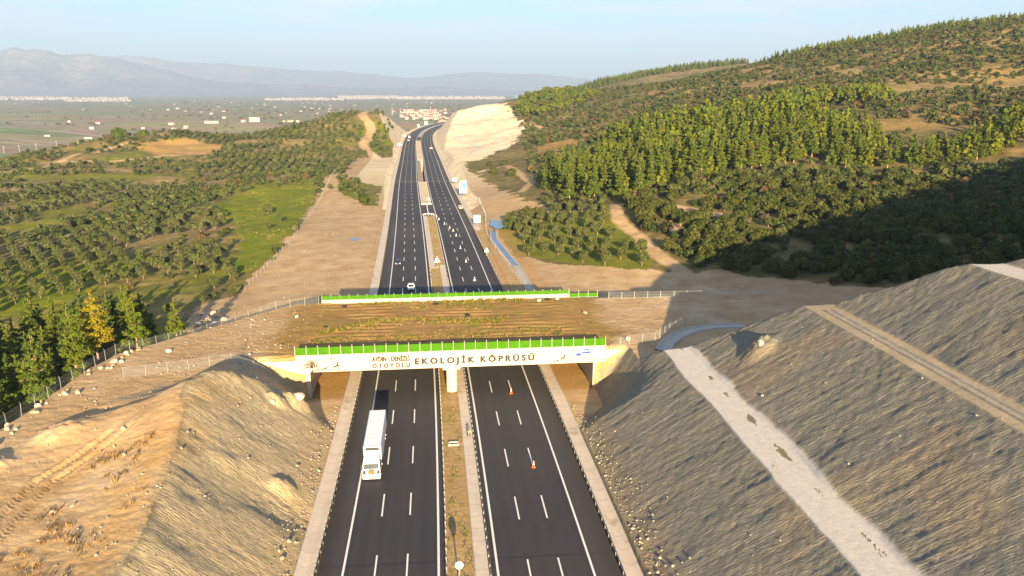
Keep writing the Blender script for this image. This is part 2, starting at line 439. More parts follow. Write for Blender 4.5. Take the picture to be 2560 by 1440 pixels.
def m_paint():
    t = NT("road_paint"); n = t.noise(2.5, 4, .7)
    return t.done(t.ramp(n, [(.2, (.62, .6, .56)), (.5, (.8, .78, .74))]), .6)
def m_concrete(name="channel_concrete", col=(.52, .47, .40), joints=True):
    t = NT(name); a = t.noise(.35, 4, .6); b = t.noise(3, 4, .6)
    c = t.mix(b, t.ramp(a, [(.3, tuple(k * .8 for k in col)), (.7, tuple(k * 1.12 for k in col))]), tuple(k * .72 for k in col), 'MIX')
    c = t.mix(t.ramp(b, [(.35, .0), (.75, .55)]), t.ramp(a, [(.3, tuple(k * .85 for k in col)), (.7, tuple(k * 1.1 for k in col))]), tuple(k * .75 for k in col))
    if joints:
        uv = t.n("ShaderNodeAttribute", _attribute_name="rs").outputs["Vector"]
        y = t.n("ShaderNodeSeparateXYZ", i0=uv).outputs[1]
        fr = t.math('FRACT', t.math('DIVIDE', y, 3.0))
        c = t.mix(t.ramp(fr, [(.0, .45), (.035, .45), (.05, 0)]), c, (.26, .22, .18))
        d = t.noise(.22, 3, .6); c = t.mix(t.ramp(d, [(.6, 0), (.7, .6)]), c, (.32, .23, .14))
    return t.done(c, .85)
def m_white_wall():
    t = NT("painted_concrete"); a = t.noise(.5, 3, .6, None, (1, 1, .25)); b = t.noise(6, 3)
    c = t.ramp(a, [(.25, (.40, .355, .285)), (.6, (.47, .425, .35))])
    return t.done(t.mix(t.ramp(b, [(.6, 0), (.85, .2)]), c, (.5, .44, .36)), .75)
def m_green():
    t = NT("artificial_hedge_green"); a = t.noise(1.2, 3, .6); b = t.noise(14, 3, .7)
    c = t.ramp(a, [(.3, (.04, .13, .002)), (.7, (.055, .165, .003))])
    c = t.mix(t.ramp(b, [(.3, .4), (.6, 0)]), c, (.03, .17, .002))
    return t.done(c, .8, t.bump(b, .5, .05), spec=.1)
def m_leaf(name, c1, c2, c3, trans=.25):
    t = NT(name)
    oi = t.n("ShaderNodeObjectInfo").outputs["Random"]
    if not t.geo: t.pos()
    ri = t.geo.outputs["Random Per Island"]
    c = t.mix(oi, c1, c2)
    c = t.mix(t.math('MULTIPLY', ri, .55), c, c3)
    t.done(c, .75, spec=.15)
    tr = t.n("ShaderNodeBsdfTranslucent", Color=c)
    mx = t.n("ShaderNodeMixShader", i0=trans, i1=t.b.outputs[0], i2=tr.outputs[0])
    t.t.links.new(mx.outputs[0], t.out.inputs[0])
    return t.m
def m_leaf_mass(name, trans=.2):
    t = NT(name)
    c = t.n("ShaderNodeAttribute", _attribute_name="tint").outputs["Color"]
    if not t.geo: t.pos()
    ri = t.geo.outputs["Random Per Island"]
    c = t.mix(t.math('MULTIPLY', ri, .45), c, t.mix(1.0, c, (.55, .55, .5), 'MULTIPLY'))
    t.done(c, .8, spec=.1)
    tr = t.n("ShaderNodeBsdfTranslucent", Color=c)
    mx = t.n("ShaderNodeMixShader", i0=trans, i1=t.b.outputs[0], i2=tr.outputs[0])
    t.t.links.new(mx.outputs[0], t.out.inputs[0])
    return t.m
M = {}
M['asphalt'] = m_asphalt(); M['paint'] = m_paint(); M['channel'] = m_concrete("channel_concrete", (.64, .54, .42))
M['white_wall'] = m_white_wall(); M['green'] = m_green()
M['concrete'] = m_concrete("plain_concrete", (.5, .45, .38), False)
M['grey_concrete'] = m_concrete("grey_concrete", (.36, .34, .31), False)
M['steel'] = simple("galvanised_steel", (.30, .31, .32), .5, .1, 4, metallic=.3)
M['post'] = simple("pale_post", (.42, .39, .34), .7)
M['letter'] = simple("dark_brown_letter", (.022, .014, .012), .6)
M['grey_print'] = simple("grey_print", (.36, .33, .28), .7)
M['blue_print'] = simple("blue_print", (.02, .06, .42), .6)
M['white'] = simple("white_lacquer", (.8, .8, .8), .35, .04, 2)
M['white_sign'] = simple("white_sign_face", (.62, .64, .66), .5, .04, 2)
M['cyan_sign'] = simple("turquoise_sign_face", (.005, .33, .40), .5, .1, 2)
M['cyan_dark'] = simple("deep_turquoise_print", (.0, .24, .40), .5, .1, 2)
M['glass'] = simple("dark_window_glass", (.02, .025, .03), .08, .1, 1, spec=.8)
M['black'] = simple("black_rubber", (.015, .015, .016), .85)
M['dark'] = simple("dark_plastic", (.03, .03, .033), .55)
M['chrome'] = simple("bright_metal", (.7, .7, .7), .25, .05, 3, metallic=.9)
M['lamp'] = simple("headlamp_glass", (.75, .76, .74), .1, .05, 3)
M['orange'] = simple("cone_orange", (.75, .12, .03), .5)
M['pale_red'] = simple('pale_red_print', (.6, .32, .26), .5)
M['red'] = simple("red_print", (.6, .05, .03), .5)
M['cream'] = simple("cream_car_paint", (.66, .6, .42), .35, .04)
M['navy'] = simple("dark_blue_car_paint", (.02, .03, .06), .25, .1)
M['hivis'] = simple("lime_vest", (.62, .75, .12), .7)
M['skin'] = simple("skin", (.42, .25, .17), .6)
M['cloth'] = simple("dark_trousers", (.03, .035, .05), .85)
M['amber'] = simple("amber_print", (.5, .18, .03), .5)
M['bark'] = simple("bark", (.17, .12, .085), .9, .3, 6)
M['pine_bark'] = simple("pale_pine_bark", (.34, .22, .14), .9, .3, 5)
M['rock'] = simple("pale_rock", (.5, .43, .33), .9, .25, 1.2)
M['tan_rock'] = simple("tan_rock", (.33, .26, .17), .9, .25, 1.2)
M['bench_soil'] = simple('bench_soil', (.34, .285, .215), .95, .25, 1.)
M['roof'] = simple("red_roof_tiles", (.34, .13, .08), .8, .2, .2)
M['plaster'] = simple("pale_plaster", (.46, .42, .37), .8, .12, .05)
M['puddle'] = simple("muddy_water", (.06, .08, .10), .06, .1, 1, spec=.6)
M['olive'] = m_leaf("olive_leaves", (.088, .104, .03), (.125, .135, .045), (.045, .056, .016))
M['pine'] = m_leaf("pine_needles", (.135, .165, .012), (.085, .125, .018), (.045, .075, .012))
M['yellow_pine'] = m_leaf("yellow_pine_needles", (.32, .26, .014), (.26, .22, .014), (.18, .15, .012))
M['shrub'] = m_leaf("shrub_leaves", (.06, .082, .014), (.105, .105, .022), (.03, .043, .010))
M['bare_shrub'] = m_leaf("bare_twigs", (.22, .16, .11), (.17, .12, .09), (.12, .09, .06), .1)
M['mass'] = m_leaf_mass("leaf_mass")
def m_mesh(name, alpha, col):
    t = NT(name); t.done(col, .6)
    tr = t.n("ShaderNodeBsdfTransparent")
    mx = t.n("ShaderNodeMixShader", i0=alpha, i1=tr.outputs[0], i2=t.b.outputs[0])
    t.t.links.new(mx.outputs[0], t.out.inputs[0])
    return t.m
M['wire'] = m_mesh("wire_netting", .08, (.4, .42, .43))

# ------------------------------------------------------------------ the ground, one sheet out to the horizon
def in_poly(x, y, poly):
    r = np.zeros(x.shape, bool); n = len(poly); j = n - 1
    for i in range(n):
        xi, yi = poly[i]; xj, yj = poly[j]
        if yi != yj: r ^= ((yi > y) != (yj > y)) & (x < (xj - xi) * (y - yi) / (yj - yi) + xi)
        j = i
    return r
def near_line(x, y, line, w):
    d = np.full(x.shape, 1e9)
    for (ax, ay), (bx, by) in zip(line[:-1], line[1:]):
        L = (bx - ax) ** 2 + (by - ay) ** 2
        t = np.clip(((x - ax) * (bx - ax) + (y - ay) * (by - ay)) / L, 0, 1)
        d = np.minimum(d, np.hypot(x - ax - t * (bx - ax), y - ay - t * (by - ay)))
    return d
BARE_L = [(-82, 186), (-87, 212), (-79, 221), (-81.4, 245), (-87.6, 314), (-108.6, 447), (-122, 519), (-121, 554), (-97, 446), (-67.4, 385), (-75, 464), (-112, 520), (-136, 700), (-105, 700), (-80, 690), (-45, 339), (-30, 190), (-51, 170), (-66, 160)]
BARE_R = [(-49, 653), (-36.6, 610), (-32, 553), (-15.3, 467), (2, 388), (5.7, 373), (15.8, 346.5), (16.9, 332), (1.7, 337), (-3.6, 322), (-3.7, 291.7), (1.4, 264), (15.3, 247), (41, 228), (56, 223), (78, 206), (94, 190), (90, 165), (34, 160), (-3.4, 160), (-20, 301), (-60, 500), (-70, 600)]
CUT_R = [(-110, 1022), (-140, 1480), (-42, 1076), (-8, 1069), (7, 957), (11, 812), (1.7, 696), (-24, 599), (-49, 600), (-70, 653)]
MEADOW = [(-161.6, 419), (-151.6, 469), (-116.5, 476), (-105, 419), (-88.9, 310), (-83, 257), (-90.8, 250), (-102.7, 294), (-125.7, 354)]
QUARRY = [(-343, 727), (-345, 762), (-322, 790), (-262, 745), (-262, 690), (-301, 684)]
TERRACE = [(-2.5, 321), (20, 328), (38.7, 300), (42, 262), (44, 240), (41, 226), (27, 238), (4, 263), (-2, 291)]
TRACKS = [([(-172, 1000), (-168.7, 909), (-149, 856), (-143, 772), (-118, 695)], 4.5), ([(40.4, 312), (39, 289), (43, 262.6), (46.3, 236), (51, 218), (59, 200)], 2.4), ([(40.4, 312), (50, 307), (62, 292), (78, 269)], 2.6),
          ([(-21, 520), (-4, 545), (11, 437), (5, 400)], 2.5), ([(-40, 1080), (-30, 1010), (-44, 930), (-62, 850), (-40, 790), (-28, 720), (-36, 660)], 2.2), ([(-30, 1010), (-10, 1060), (2, 1100)], 2), ([(8.8, 889), (28.7, 826), (61, 688), (84, 603), (110, 560)], 2.5), ([(1.3, 249), (8.6, 236), (13.9, 222), (17.6, 210), (22, 196)], 1.0),
          ([(-420, 560), (-360, 610), (-372, 690), (-360, 757)], 3), ([(-300, 700), (-260, 690), (-335, 650), (-400, 640)], 3), ([(130, 420), (118, 400), (112, 372)], 2.2)]
def zones(x, y, z, m):
    """paint of the ground: which stuff lies where"""
    w1 = fbm(x / 6, y / 6, 3, 61); w2 = fbm(x / 30, y / 30, 4, 62); w3 = fbm(x / 120, y / 120, 3, 63)
    k = np.clip(np.hypot(x, y) / 150, 1, 6)
    px_ = x + w1 * 1.6 * k; py_ = y + fbm(x / 6 + 40, y / 6, 3, 64) * 2.2 * k
    Z = {}
    bare = np.maximum(in_poly(px_, py_, BARE_L), in_poly(px_, py_, BARE_R)) * 1.0
    bare = np.maximum(bare, (np.abs(m['s']) < 24) * (y > 176) * (y < 1250))
    for ln, w in TRACKS:
        bare = np.maximum(bare, 1 - sstep(w * .7, w * 1.25, near_line(x, y, ln, w) + w1 * w * .35))
    cutr = in_poly(px_, py_, CUT_R) * 1.0
    far = np.clip(np.maximum(m['farcut'], cutr), 0, 1) * (y > 380) * (y < 1900)
    plat = m['plateau']
    bare = np.maximum(bare, plat)
    Z['bare'] = np.maximum(bare, np.maximum(m['bench_dirt'] * .5, m['hillend'] * .7))
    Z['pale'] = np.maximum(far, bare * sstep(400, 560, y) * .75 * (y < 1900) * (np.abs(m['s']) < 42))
    Z['cut'] = np.clip(m['slope_r'] + m['slope_l'], 0, 1) * 1.0
    Z['cut'] = np.maximum(Z['cut'], m['hillend'] * .8)
    Z['warm'] = np.clip(m['slope_l'] * 1.0 + plat * .4, 0, 1)
    u = (x + 38.7) * .9943 + (y - 134.1) * .1062; v = -(x + 38.7) * .1062 + (y - 134.1) * .9943
    dk = sstep(-9, -2, u + 3.5 * w1) * (1 - sstep(58, 62.5, u + 3 * w1)) * sstep(-1, 1, v) * (1 - sstep(37.5, 39.5, v + w1))
    Z['deck'] = dk * (y < 185)
    Z['white'] = m['bench_dirt'] * .3 + m['bench_white'] * (1 - .85 * sstep(.02, .12, fbm(x / 1.1, y / 3.2, 4, 71, .65) - .12 - .5 * np.abs(m['dr'] - 18.7)))
    gl = (1 - sstep(-70, 15, x + 40 * w2)) * (y > 176) * (z > -42)
    Z['grass'] = np.clip(in_poly(px_, py_, MEADOW) * 1.0 + in_poly(px_, py_, TERRACE) * .75 + gl * sstep(-.2, .4, w2) * .75 + (x < -90) * (y < 300) * .3 + (in_poly(px_, py_, [(-80, 300), (-92, 400), (-82, 440), (-70, 330)])) * .8, 0, 1)
    med = m['median'] * (np.abs(m['s']) < 2.7)
    Z['grass'] = np.maximum(Z['grass'] * (1 - med), med * sstep(-.1, .5, fbm(x / 2.5, y / 5, 3, 81)) * .6)
    Z['dry'] = np.clip(sstep(-60, 30, x) * (y > 300) * sstep(-.15, .3, w3 + .25 * w2 + (z - 60) / 120.) + gl * sstep(.1, .4, -w2), 0, 1) * (z > -40)
    slope_org = sstep(.2, .55, fbm(x / 11 + 3, y / 11, 3, 91)) * .28
    crestl = np.exp(-((m['d'] - 17.5) / 2.5) ** 2) * (m['s'] < 0) * (y < 112) * sstep(-.3, .25, w1 + .1)
    mound = (x < -40) * (x > -66) * (y < 112) * (y > 50) * sstep(-.05, .4, fbm(x / 8, y / 8, 3, 92)) * .75
    Z['orange'] = np.clip(np.maximum(in_poly(px_, py_, QUARRY) * 1.0, np.maximum(crestl * .6, mound * .5)) * (1 - 0) + (Z['cut'] > 0) * slope_org * .6 * (m['s'] > 0) + m['toe'] * .25 + med * .35, 0, 1)
    uw = (np.abs(m['s']) > 20) * (np.abs(m['s']) < 27) * (v > -1) * (v < 38)
    Z['orange'] = np.maximum(Z['orange'], uw * .8)
    Z['bare'] = np.maximum(Z['bare'], np.maximum(np.maximum(uw, m['apron'] * (Z['cut'] < .5)), med * .8))
    vg = (m['s'] > 18) * (m['s'] < 31 + 3 * w1) * (y > 176) * (y < 325 + 8 * w1)
    Z['orange'] = np.maximum(Z['orange'], vg * .55)
    Z['orange'] = np.maximum(Z['orange'], sstep(.18, .5, fbm(x / 60 + 9, y / 60, 4, 95)) * .5 * (x > 20) * (y > 280))
    vd = (np.abs(m['s']) < 19.6) * (y > 500) * (y < 700)
    Z['orange'] = Z['orange'] * (1 - vd); Z['cut'] = np.maximum(Z['cut'], vd * 1.0)
    Z['plain'] = sstep(-36, -42, z) * (np.hypot(x, y) > 400)
    for q in ('bare', 'grass', 'dry'): Z[q] = Z[q] * (1 - Z['plain'])
    trk = np.zeros(x.shape)
    for ln, w in TRACKS[4:6]: trk = np.maximum(trk, 1 - sstep(w * .6, w * 1.1, near_line(x, y, ln, w)))
    Z['white'] = np.maximum(Z['white'], trk * Z['pale'] * .8)
    Z['bare'] = Z['bare'] * (1 - Z['pale'])
    Z['grass'] = Z['grass'] * (1 - np.clip(Z['bare'], 0, 1) * (1 - med))
    Z['along'] = m['along']; Z['out'] = m['d']
    return Z
def paint(me, Z, n):
    one = np.zeros(n)
    for nm, ks in (('za', ('bare', 'cut', 'deck', 'white')), ('zb', ('grass', 'dry', 'orange', 'plain')), ('zc', ('pale', 'warm', 'along', 'out'))):
        a = me.attributes.new(nm, 'FLOAT_COLOR', 'POINT')
        a.data.foreach_set('color', np.stack([np.asarray(Z[k] if k in Z else one, np.float32).ravel() for k in ks], 1).astype(np.float32).ravel())

def m_ground():
    t = NT("earth_and_grass")
    A = t.n("ShaderNodeAttribute", _attribute_name="za"); B = t.n("ShaderNodeAttribute", _attribute_name="zb"); C = t.n("ShaderNodeAttribute", _attribute_name="zc")
    sa = t.n("ShaderNodeSeparateColor", i0=A.outputs["Color"]).outputs; sb = t.n("ShaderNodeSeparateColor", i0=B.outputs["Color"]).outputs; sc_ = t.n("ShaderNodeSeparateColor", i0=C.outputs["Color"]).outputs
    bare, cut, deck, white = sa[0], sa[1], sa[2], A.outputs["Alpha"]
    grass, dry, orange, plain = sb[0], sb[1], sb[2], B.outputs["Alpha"]
    big = t.noise(.018, 4, .6); mid = t.noise(.16, 5, .65); fine = t.noise(1.3, 5, .7); tiny = t.noise(6., 3, .7)
    strk = t.noise(1.1, 4, .65, None, (.12, 1, 1))
    # scrub floor
    c = t.ramp(mid, [(.3, (.075, .075, .018)), (.5, (.155, .125, .042)), (.7, (.27, .19, .08))])
    c = t.mix(t.math('MULTIPLY', dry, .9), c, t.ramp(mid, [(.3, (.13, .105, .035)), (.5, (.27, .195, .075)), (.72, (.38, .27, .12))]))
    g = t.ramp(mid, [(.28, (.085, .115, .006)), (.5, (.155, .18, .008)), (.7, (.24, .21, .022))])
    g = t.mix(t.ramp(fine, [(.6, 0), (.78, .5)]), g, (.27, .21, .09))
    c = t.mix(grass, c, g)
    # bare earth
    b = t.ramp(mid, [(.25, (.34, .205, .085)), (.5, (.50, .34, .175)), (.72, (.59, .445, .27))])
    b = t.mix(t.ramp(big, [(.4, 0), (.62, .6)]), b, (.42, .28, .14))
    b = t.mix(t.ramp(strk, [(.52, 0), (.75, .45)]), b, (.27, .19, .11))
    b = t.mix(t.ramp(tiny, [(.64, 0), (.75, .45)]), b, (.62, .54, .42))
    c = t.mix(bare, c, b)
    # broken rock of the near cuttings
    k = t.ramp(fine, [(.25, (.148, .134, .102)), (.5, (.205, .187, .143)), (.75, (.27, .245, .19))])
    k = t.mix(t.ramp(mid, [(.45, 0), (.65, .5)]), k, (.165, .162, .148))
    k = t.mix(t.math('MULTIPLY', sc_[1], .85), k, t.ramp(fine, [(.3, (.35, .275, .155)), (.7, (.52, .415, .25))]))
    k = t.mix(t.ramp(tiny, [(.64, 0), (.74, .55)]), k, (.42, .39, .325))
    k = t.mix(t.ramp(t.n("ShaderNodeTexNoise", Vector=t.n("ShaderNodeMapping", i0=t.n("ShaderNodeCombineXYZ", i0=sc_[2], i1=C.outputs["Alpha"]).outputs[0], Scale=(.5, .05, 1)).outputs[0], Scale=1.0, Detail=4, Roughness=.7).outputs[0], [(.56, 0), (.74, .22)]), k, (.27, .22, .15))
    c = t.mix(cut, c, k)
    # far pale cuttings
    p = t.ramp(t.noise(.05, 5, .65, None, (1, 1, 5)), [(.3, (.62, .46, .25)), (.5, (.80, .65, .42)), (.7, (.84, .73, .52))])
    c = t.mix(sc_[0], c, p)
    # brown soil carried over the bridge
    d = t.ramp(mid, [(.25, (.27, .145, .045)), (.5, (.38, .215, .08)), (.7, (.27, .21, .04))])
    d = t.mix(t.ramp(big, [(.45, 0), (.6, .35)]), d, (.25, .20, .03))
    d = t.mix(t.ramp(strk, [(.5, 0), (.72, .5)]), d, (.12, .07, .035))
    d = t.mix(t.ramp(tiny, [(.64, 0), (.74, .4)]), d, (.45, .33, .2))
    c = t.mix(deck, c, d)
    c = t.mix(t.math('MULTIPLY', orange, .8), c, t.ramp(fine, [(.3, (.34, .18, .05)), (.7, (.56, .35, .12))]))
    # sprayed white bench
    c = t.mix(white, c, t.ramp(fine, [(.3, (.50, .45, .38)), (.7, (.63, .58, .50))]))
    # parcels of the plain
    mp = t.n("ShaderNodeMapping", i0=t.pos(), Rotation=(0, 0, .22), Location=(300, 120, 0)).outputs[0]
    wob = t.n("ShaderNodeVectorMath", _operation='ADD', i0=mp, i1=t.n("ShaderNodeVectorMath", _operation='SCALE', i0=t.n("ShaderNodeTexNoise", Vector=t.pos(), Scale=.0011, Detail=2).outputs["Color"], Scale=260.).outputs[0]).outputs[0]
    br = t.n("ShaderNodeTexBrick", Vector=wob, Scale=1.0, Mortar__Size=3.5, Brick__Width=300., Row__Height=120., Color1=(0, 0, 0), Color2=(1, 1, 1), Mortar=(.5, .5, .5), Bias=0., _offset=.37, _squash=1.6, _squash_frequency=3)
    f = t.ramp(br.outputs["Color"], [(0, (.10, .22, .04)), (.22, (.30, .27, .10)), (.36, (.34, .22, .14)), (.5, (.16, .26, .06)), (.64, (.40, .27, .18)), (.8, (.26, .24, .11)), (1, (.36, .32, .15))])
    f = t.mix(t.ramp(t.noise(.004, 4, .6), [(.4, 0), (.65, .6)]), f, (.25, .17, .11))
    f = t.mix(t.ramp(t.noise(.02, 5, .7), [(.56, 0), (.64, .6)]), f, (.10, .085, .05))
    f = t.mix(t.math('MULTIPLY', br.outputs["Fac"], .75), f, (.42, .36, .27))
    c = t.mix(plain, c, f)
    al = t.n("ShaderNodeCombineXYZ", i0=sc_[2], i1=C.outputs["Alpha"]).outputs[0]
    r1 = t.n("ShaderNodeTexNoise", Vector=t.n("ShaderNodeMapping", i0=al, Scale=(3.6, .8, 1)).outputs[0], Scale=1.0, Detail=3, Roughness=.6, Distortion=.6).outputs[0]
    rb = t.math('MULTIPLY', r1, cut)
    n0 = t.bump(rb, 1.0, .22)
    n1 = t.bump(t.math('MULTIPLY', fine, t.math('SUBTRACT', 1.0, t.math('MULTIPLY', white, .7))), .55, .28, n0)
    n2 = t.bump(t.math('MULTIPLY', tiny, t.math('SUBTRACT', 1.0, t.math('MULTIPLY', white, .8))), .6, .08, n1)
    return t.done(c, .95, n2, spec=.1)
M['ground'] = m_ground()

def polar_ground():
    fine_az = np.arange(-36.5, 36.5001, .078)
    left = np.concatenate([np.arange(-180, -60, 4.), np.arange(-60, -36.5, .8)]); right = np.concatenate([np.arange(37.2, 60, .8), np.arange(60, 180, 4.)])
    az = np.radians(np.concatenate([left, fine_az, right]))
    rs = list(np.arange(6, 57, 3.4)); r = 57.
    while r < 186: rs.append(r); r += .34
    while r < 20500: rs.append(r); r += .34 + (r - 186) * .0095
    rs.append(20700); rs = np.array(rs)
    Rr, Aa = np.meshgrid(rs, az, indexing='ij')
    X = Rr * np.sin(Aa); Y = Rr * np.cos(Aa)
    z, m = ground(X.ravel(), Y.ravel())
    Z = zones(X.ravel(), Y.ravel(), z, m)
    nr, na = X.shape
    V = np.stack([X.ravel(), Y.ravel(), z], 1)
    i = np.arange(nr - 1)[:, None] * na; j = np.arange(na)[None, :]; j2 = (j + 1) % na
    Q = np.stack([(i + j), (i + j2), (i + na + j2), (i + na + j)], -1).reshape(-1, 4)[:, ::-1]
    V = np.vstack([V, [[0, 0, float(z[:na].mean())]]])
    me = np_mesh('ground', V, Q, True)
    for kk in Z: Z[kk] = np.append(np.asarray(Z[kk], float).ravel(), 0)
    paint(me, Z, len(V))
    o = link_mesh('ground', me, M['ground'])
    return tag(o, 'dry earth, cut slopes, grass and fields spreading to the plain', None, None, 'structure')
ground_obj = polar_ground()
def gz(x, y):
    return float(ground(np.array([x]), np.array([y]))[0][0])
def gzs(x, y):
    return ground(np.asarray(x, float), np.asarray(y, float))[0]

# ------------------------------------------------------------------ motorway
def t_steps(t0, t1):
    r = [t0]
    while r[-1] < t1 - 1e-6:
        r.append(min(t1, r[-1] + (3.0 if r[-1] < 400 else 8.0)))
    return r
def strip(name, profile, t0, t1, mat, parent=None, kind='structure', attr=None, dz=0.0, mb=None, close=False, steps=None):
    """sweep a cross-section (s, z) along the road; carries 'rs' = metres across / along"""
    ts = steps or t_steps(t0, t1); n = len(profile)
    V = []; A = []; W = []
    for t in ts:
        for s, z in profile:
            V.append(road_pt(t, s, z + dz)); A.append((s, t, 0)); W.append(attr(s, t) if attr else 0)
    F = [(i * n + k, i * n + k + 1, (i + 1) * n + k + 1, (i + 1) * n + k) for i in range(len(ts) - 1) for k in range(n - 1)]
    me = np_mesh(name, V, F)
    a = me.attributes.new('rs', 'FLOAT_VECTOR', 'POINT'); a.data.foreach_set('vector', np.array(A, np.float32).ravel())
    w = me.attributes.new('worn', 'FLOAT', 'POINT'); w.data.foreach_set('value', np.array(W, np.float32))
    o = link_mesh(name, me, mat, parent)
    if kind: o['kind'] = kind
    return o
def worn(s, t):
    a = abs(s)
    sh = 1 if (a > 14.6) else (.35 if a < 3.2 else 0)
    w = sh * (.65 if t < 700 else .4) * (.45 if (s < 0 or 178 > t) else (.3 if t < 318 else 1))
    if 235 < t < 350 and s < 0: w += .18
    if t > 300: w += .14
    return min(1, w)
R0, R1 = -60, 2350
xs_l = [-17.4, -14.7, -14.5, -9, -3.3, -3.1, -2.65]; xs_r = [2.65, 3.1, 3.3, 9, 14.5, 14.7, 17.5]
road_a = strip('road', [(-17.4, -.9)] + [(s, 0) for s in xs_l] + [(-2.65, -.6)], R0, R1, M['asphalt'], attr=worn)
tag(road_a, 'left carriageway of dark asphalt with oncoming traffic')
road_b = strip('road', [(2.65, -.6)] + [(s, 0) for s in xs_r] + [(17.5, -.9)], R0, R1, M['asphalt'], attr=worn)
tag(road_b, 'right carriageway of dark asphalt with traffic cones')
cross = strip('crossover_road', [(-2.64, -.004), (2.64, -.004)], 362.5, 398.5, M['asphalt'], attr=lambda s, t: .5)
cross2 = strip('crossover_road', [(-2.64, -.004), (2.64, -.004)], 1002, 1080, M['asphalt'], attr=lambda s, t: .5)

# painted lines: solid edges, 6 m dashes every 15 m
def paint_lines(name, solids, dashes, phase, period):
    V = []; F = []
    def quad(t0, t1, s, w):
        n = max(1, int((t1 - t0) / 6)); b = len(V)
        for i in range(n + 1):
            t = t0 + (t1 - t0) * i / n
            V.append(road_pt(t, s - w / 2, .006)); V.append(road_pt(t, s + w / 2, .006))
        for i in range(n): F.append((b + 2 * i, b + 2 * i + 1, b + 2 * i + 3, b + 2 * i + 2))
    for s, w in solids: quad(R0, R1 - 50, s, w)
    for s in dashes:
        t = phase - 20 * period
        while t < 1900:
            if t > R0: quad(t - 6, t, s, .2 if t < 500 else .26)
            t += period
    me = np_mesh(name, V, F)
    o = link_mesh(name, me, M['paint']); o['kind'] = 'structure'
    return o
tag(paint_lines('road_markings', [(-14.4, .26), (-3.4, .28)], [-10.73, -7.07], 145.45, 15.06), 'white lane lines of the left carriageway')
tag(paint_lines('road_markings', [(3.4, .28), (14.4, .26)], [7.07, 10.73], 143.0, 15.08), 'white lane lines of the right carriageway')
# pale expansion joints of the viaduct
def joint(t):
    V = []; F = []
    for a, b in ((-17.3, -2.7), (2.7, 17.4)):
        k = len(V)
        for s in np.linspace(a, b, 5): V.append(road_pt(t, s, .009)); V.append(road_pt(t + 1.0, s, .009))
        F += [(k + 2 * i, k + 2 * i + 2, k + 2 * i + 3, k + 2 * i + 1) for i in range(4)]
    me = np_mesh('expansion_joint', V, F); o = link_mesh('expansion_joint', me, M['grey_concrete']); o['kind'] = 'structure'
for t in (512, 678): joint(t)

# concrete drainage channels beside and between the carriageways
def chan(a, b, dep=.32, lip=.05):
    e = (b - a)
    return [(a, -.3), (a, lip), (a + .12 * e, lip), (a + .34 * e, -dep), (a + .66 * e, -dep), (b - .12 * e, lip), (b, lip), (b, -.3)]
tag(strip('drainage_channel', chan(-20.0, -17.75), R0, 1180, M['channel']), 'concrete channel along the outer left edge of the motorway')
tag(strip('drainage_channel', chan(17.85, 20.2), R0, 176, M['channel']), 'concrete channel along the right edge, nearest part of the motorway')
tag(strip('drainage_channel', chan(17.85, 20.2), 318, 1180, M['channel']), 'concrete channel along the right edge beyond the sign')
tag(strip('drainage_channel', chan(.75, 2.4, -.0, .07), R0, 252, M['channel']), 'shallow concrete channel in the near median')
tag(strip('drainage_channel', chan(-2.4, -.7, -.0, .07), 246, 360, M['channel']), 'shallow concrete channel in the median before the crossover')
tag(strip('drainage_channel', chan(-2.4, -1.2, -.0, .07), 402, 512, M['channel']), 'shallow concrete channel in the median beyond the crossover')
tag(strip('median_kerb', [(-2.4, -.4), (-2.4, .35), (2.4, .35), (2.4, -.4)], 1084, 1900, M['concrete']), 'pale raised median strip of the far bend')
tag(strip('viaduct_parapet', [(-2.62, -1.5), (-2.62, .6), (-2.2, .6), (-2.2, -1.5)], 512, 680, M['concrete']), 'concrete edge of the left viaduct over the gap')
tag(strip('viaduct_parapet', [(2.2, -1.5), (2.2, .6), (2.62, .6), (2.62, -1.5)], 512, 680, M['concrete']), 'concrete edge of the right viaduct over the gap')

tag(strip('median_strip', [(-2.2, -.9), (-2.2, .1), (.35, .1), (.35, -.9)], 512, 680, M['tan_rock']), 'tan strip closing the left part of the gap between the viaducts')
# guard rails
def guard_rail(label, s, t0, t1, face, near_to=230, rail_mat='steel'):
    base = road_pt(t0, s, 0)
    root = empty('guard_rail', base, 0, label, 'guard rail', 'steel guard rails along the motorway')
    f = .045 * face
    prof = [(s, .46), (s + f, .52), (s + f, .57), (s, .61), (s + f, .65), (s + f, .70), (s, .77)]
    o = strip('rail', [(a, b) for a, b in prof], t0, t1, M[rail_mat], None, None)
    o.data.transform(Matrix.Translation(-Vector(base))); o.parent = root
    MBs = MB(); t = t0 + 1; first = None; k = 0
    pm = MB().box(-.05, .05, -.05, .05, -.4, .68).box(-.05 + .06 * face, .05 + .06 * face, -.13, .13, .5, .72)
    while t < t1:
        p = Vector(road_pt(t, s - .09 * face, 0)) - Vector(base)
        if k < 100 and t > 72:
            if first is None:
                first = pm.build('post', M['steel'], root, recalc=False); o2 = first
            else:
                o2 = first.copy(); COL.objects.link(o2); o2.parent = root
            o2.location = p; o2.rotation_euler = (0, 0, -math.atan(float(road_x(t, True)))); k += 1
        elif t > 72:
            MBs.box(p.x - .06, p.x + .06, p.y - .05, p.y + .05, p.z - .4, p.z + .68)
        t += 2.0 if t < near_to else 6.0
    if MBs.v:
        q = MBs.build('post_row', M['steel'], root, recalc=False); q['kind'] = 'stuff'
    return root
guard_rail('long steel guard rail along the outer left shoulder', -17.52, R0, 1150, 1)
guard_rail('steel guard rail on the median beside the left carriageway', -2.58, R0, 361, -1)
guard_rail('steel guard rail on the median beside the right carriageway', 2.58, R0, 361, 1)
guard_rail('steel guard rail along the near right shoulder, ending past the bridge', 17.68, R0, 316, -1)
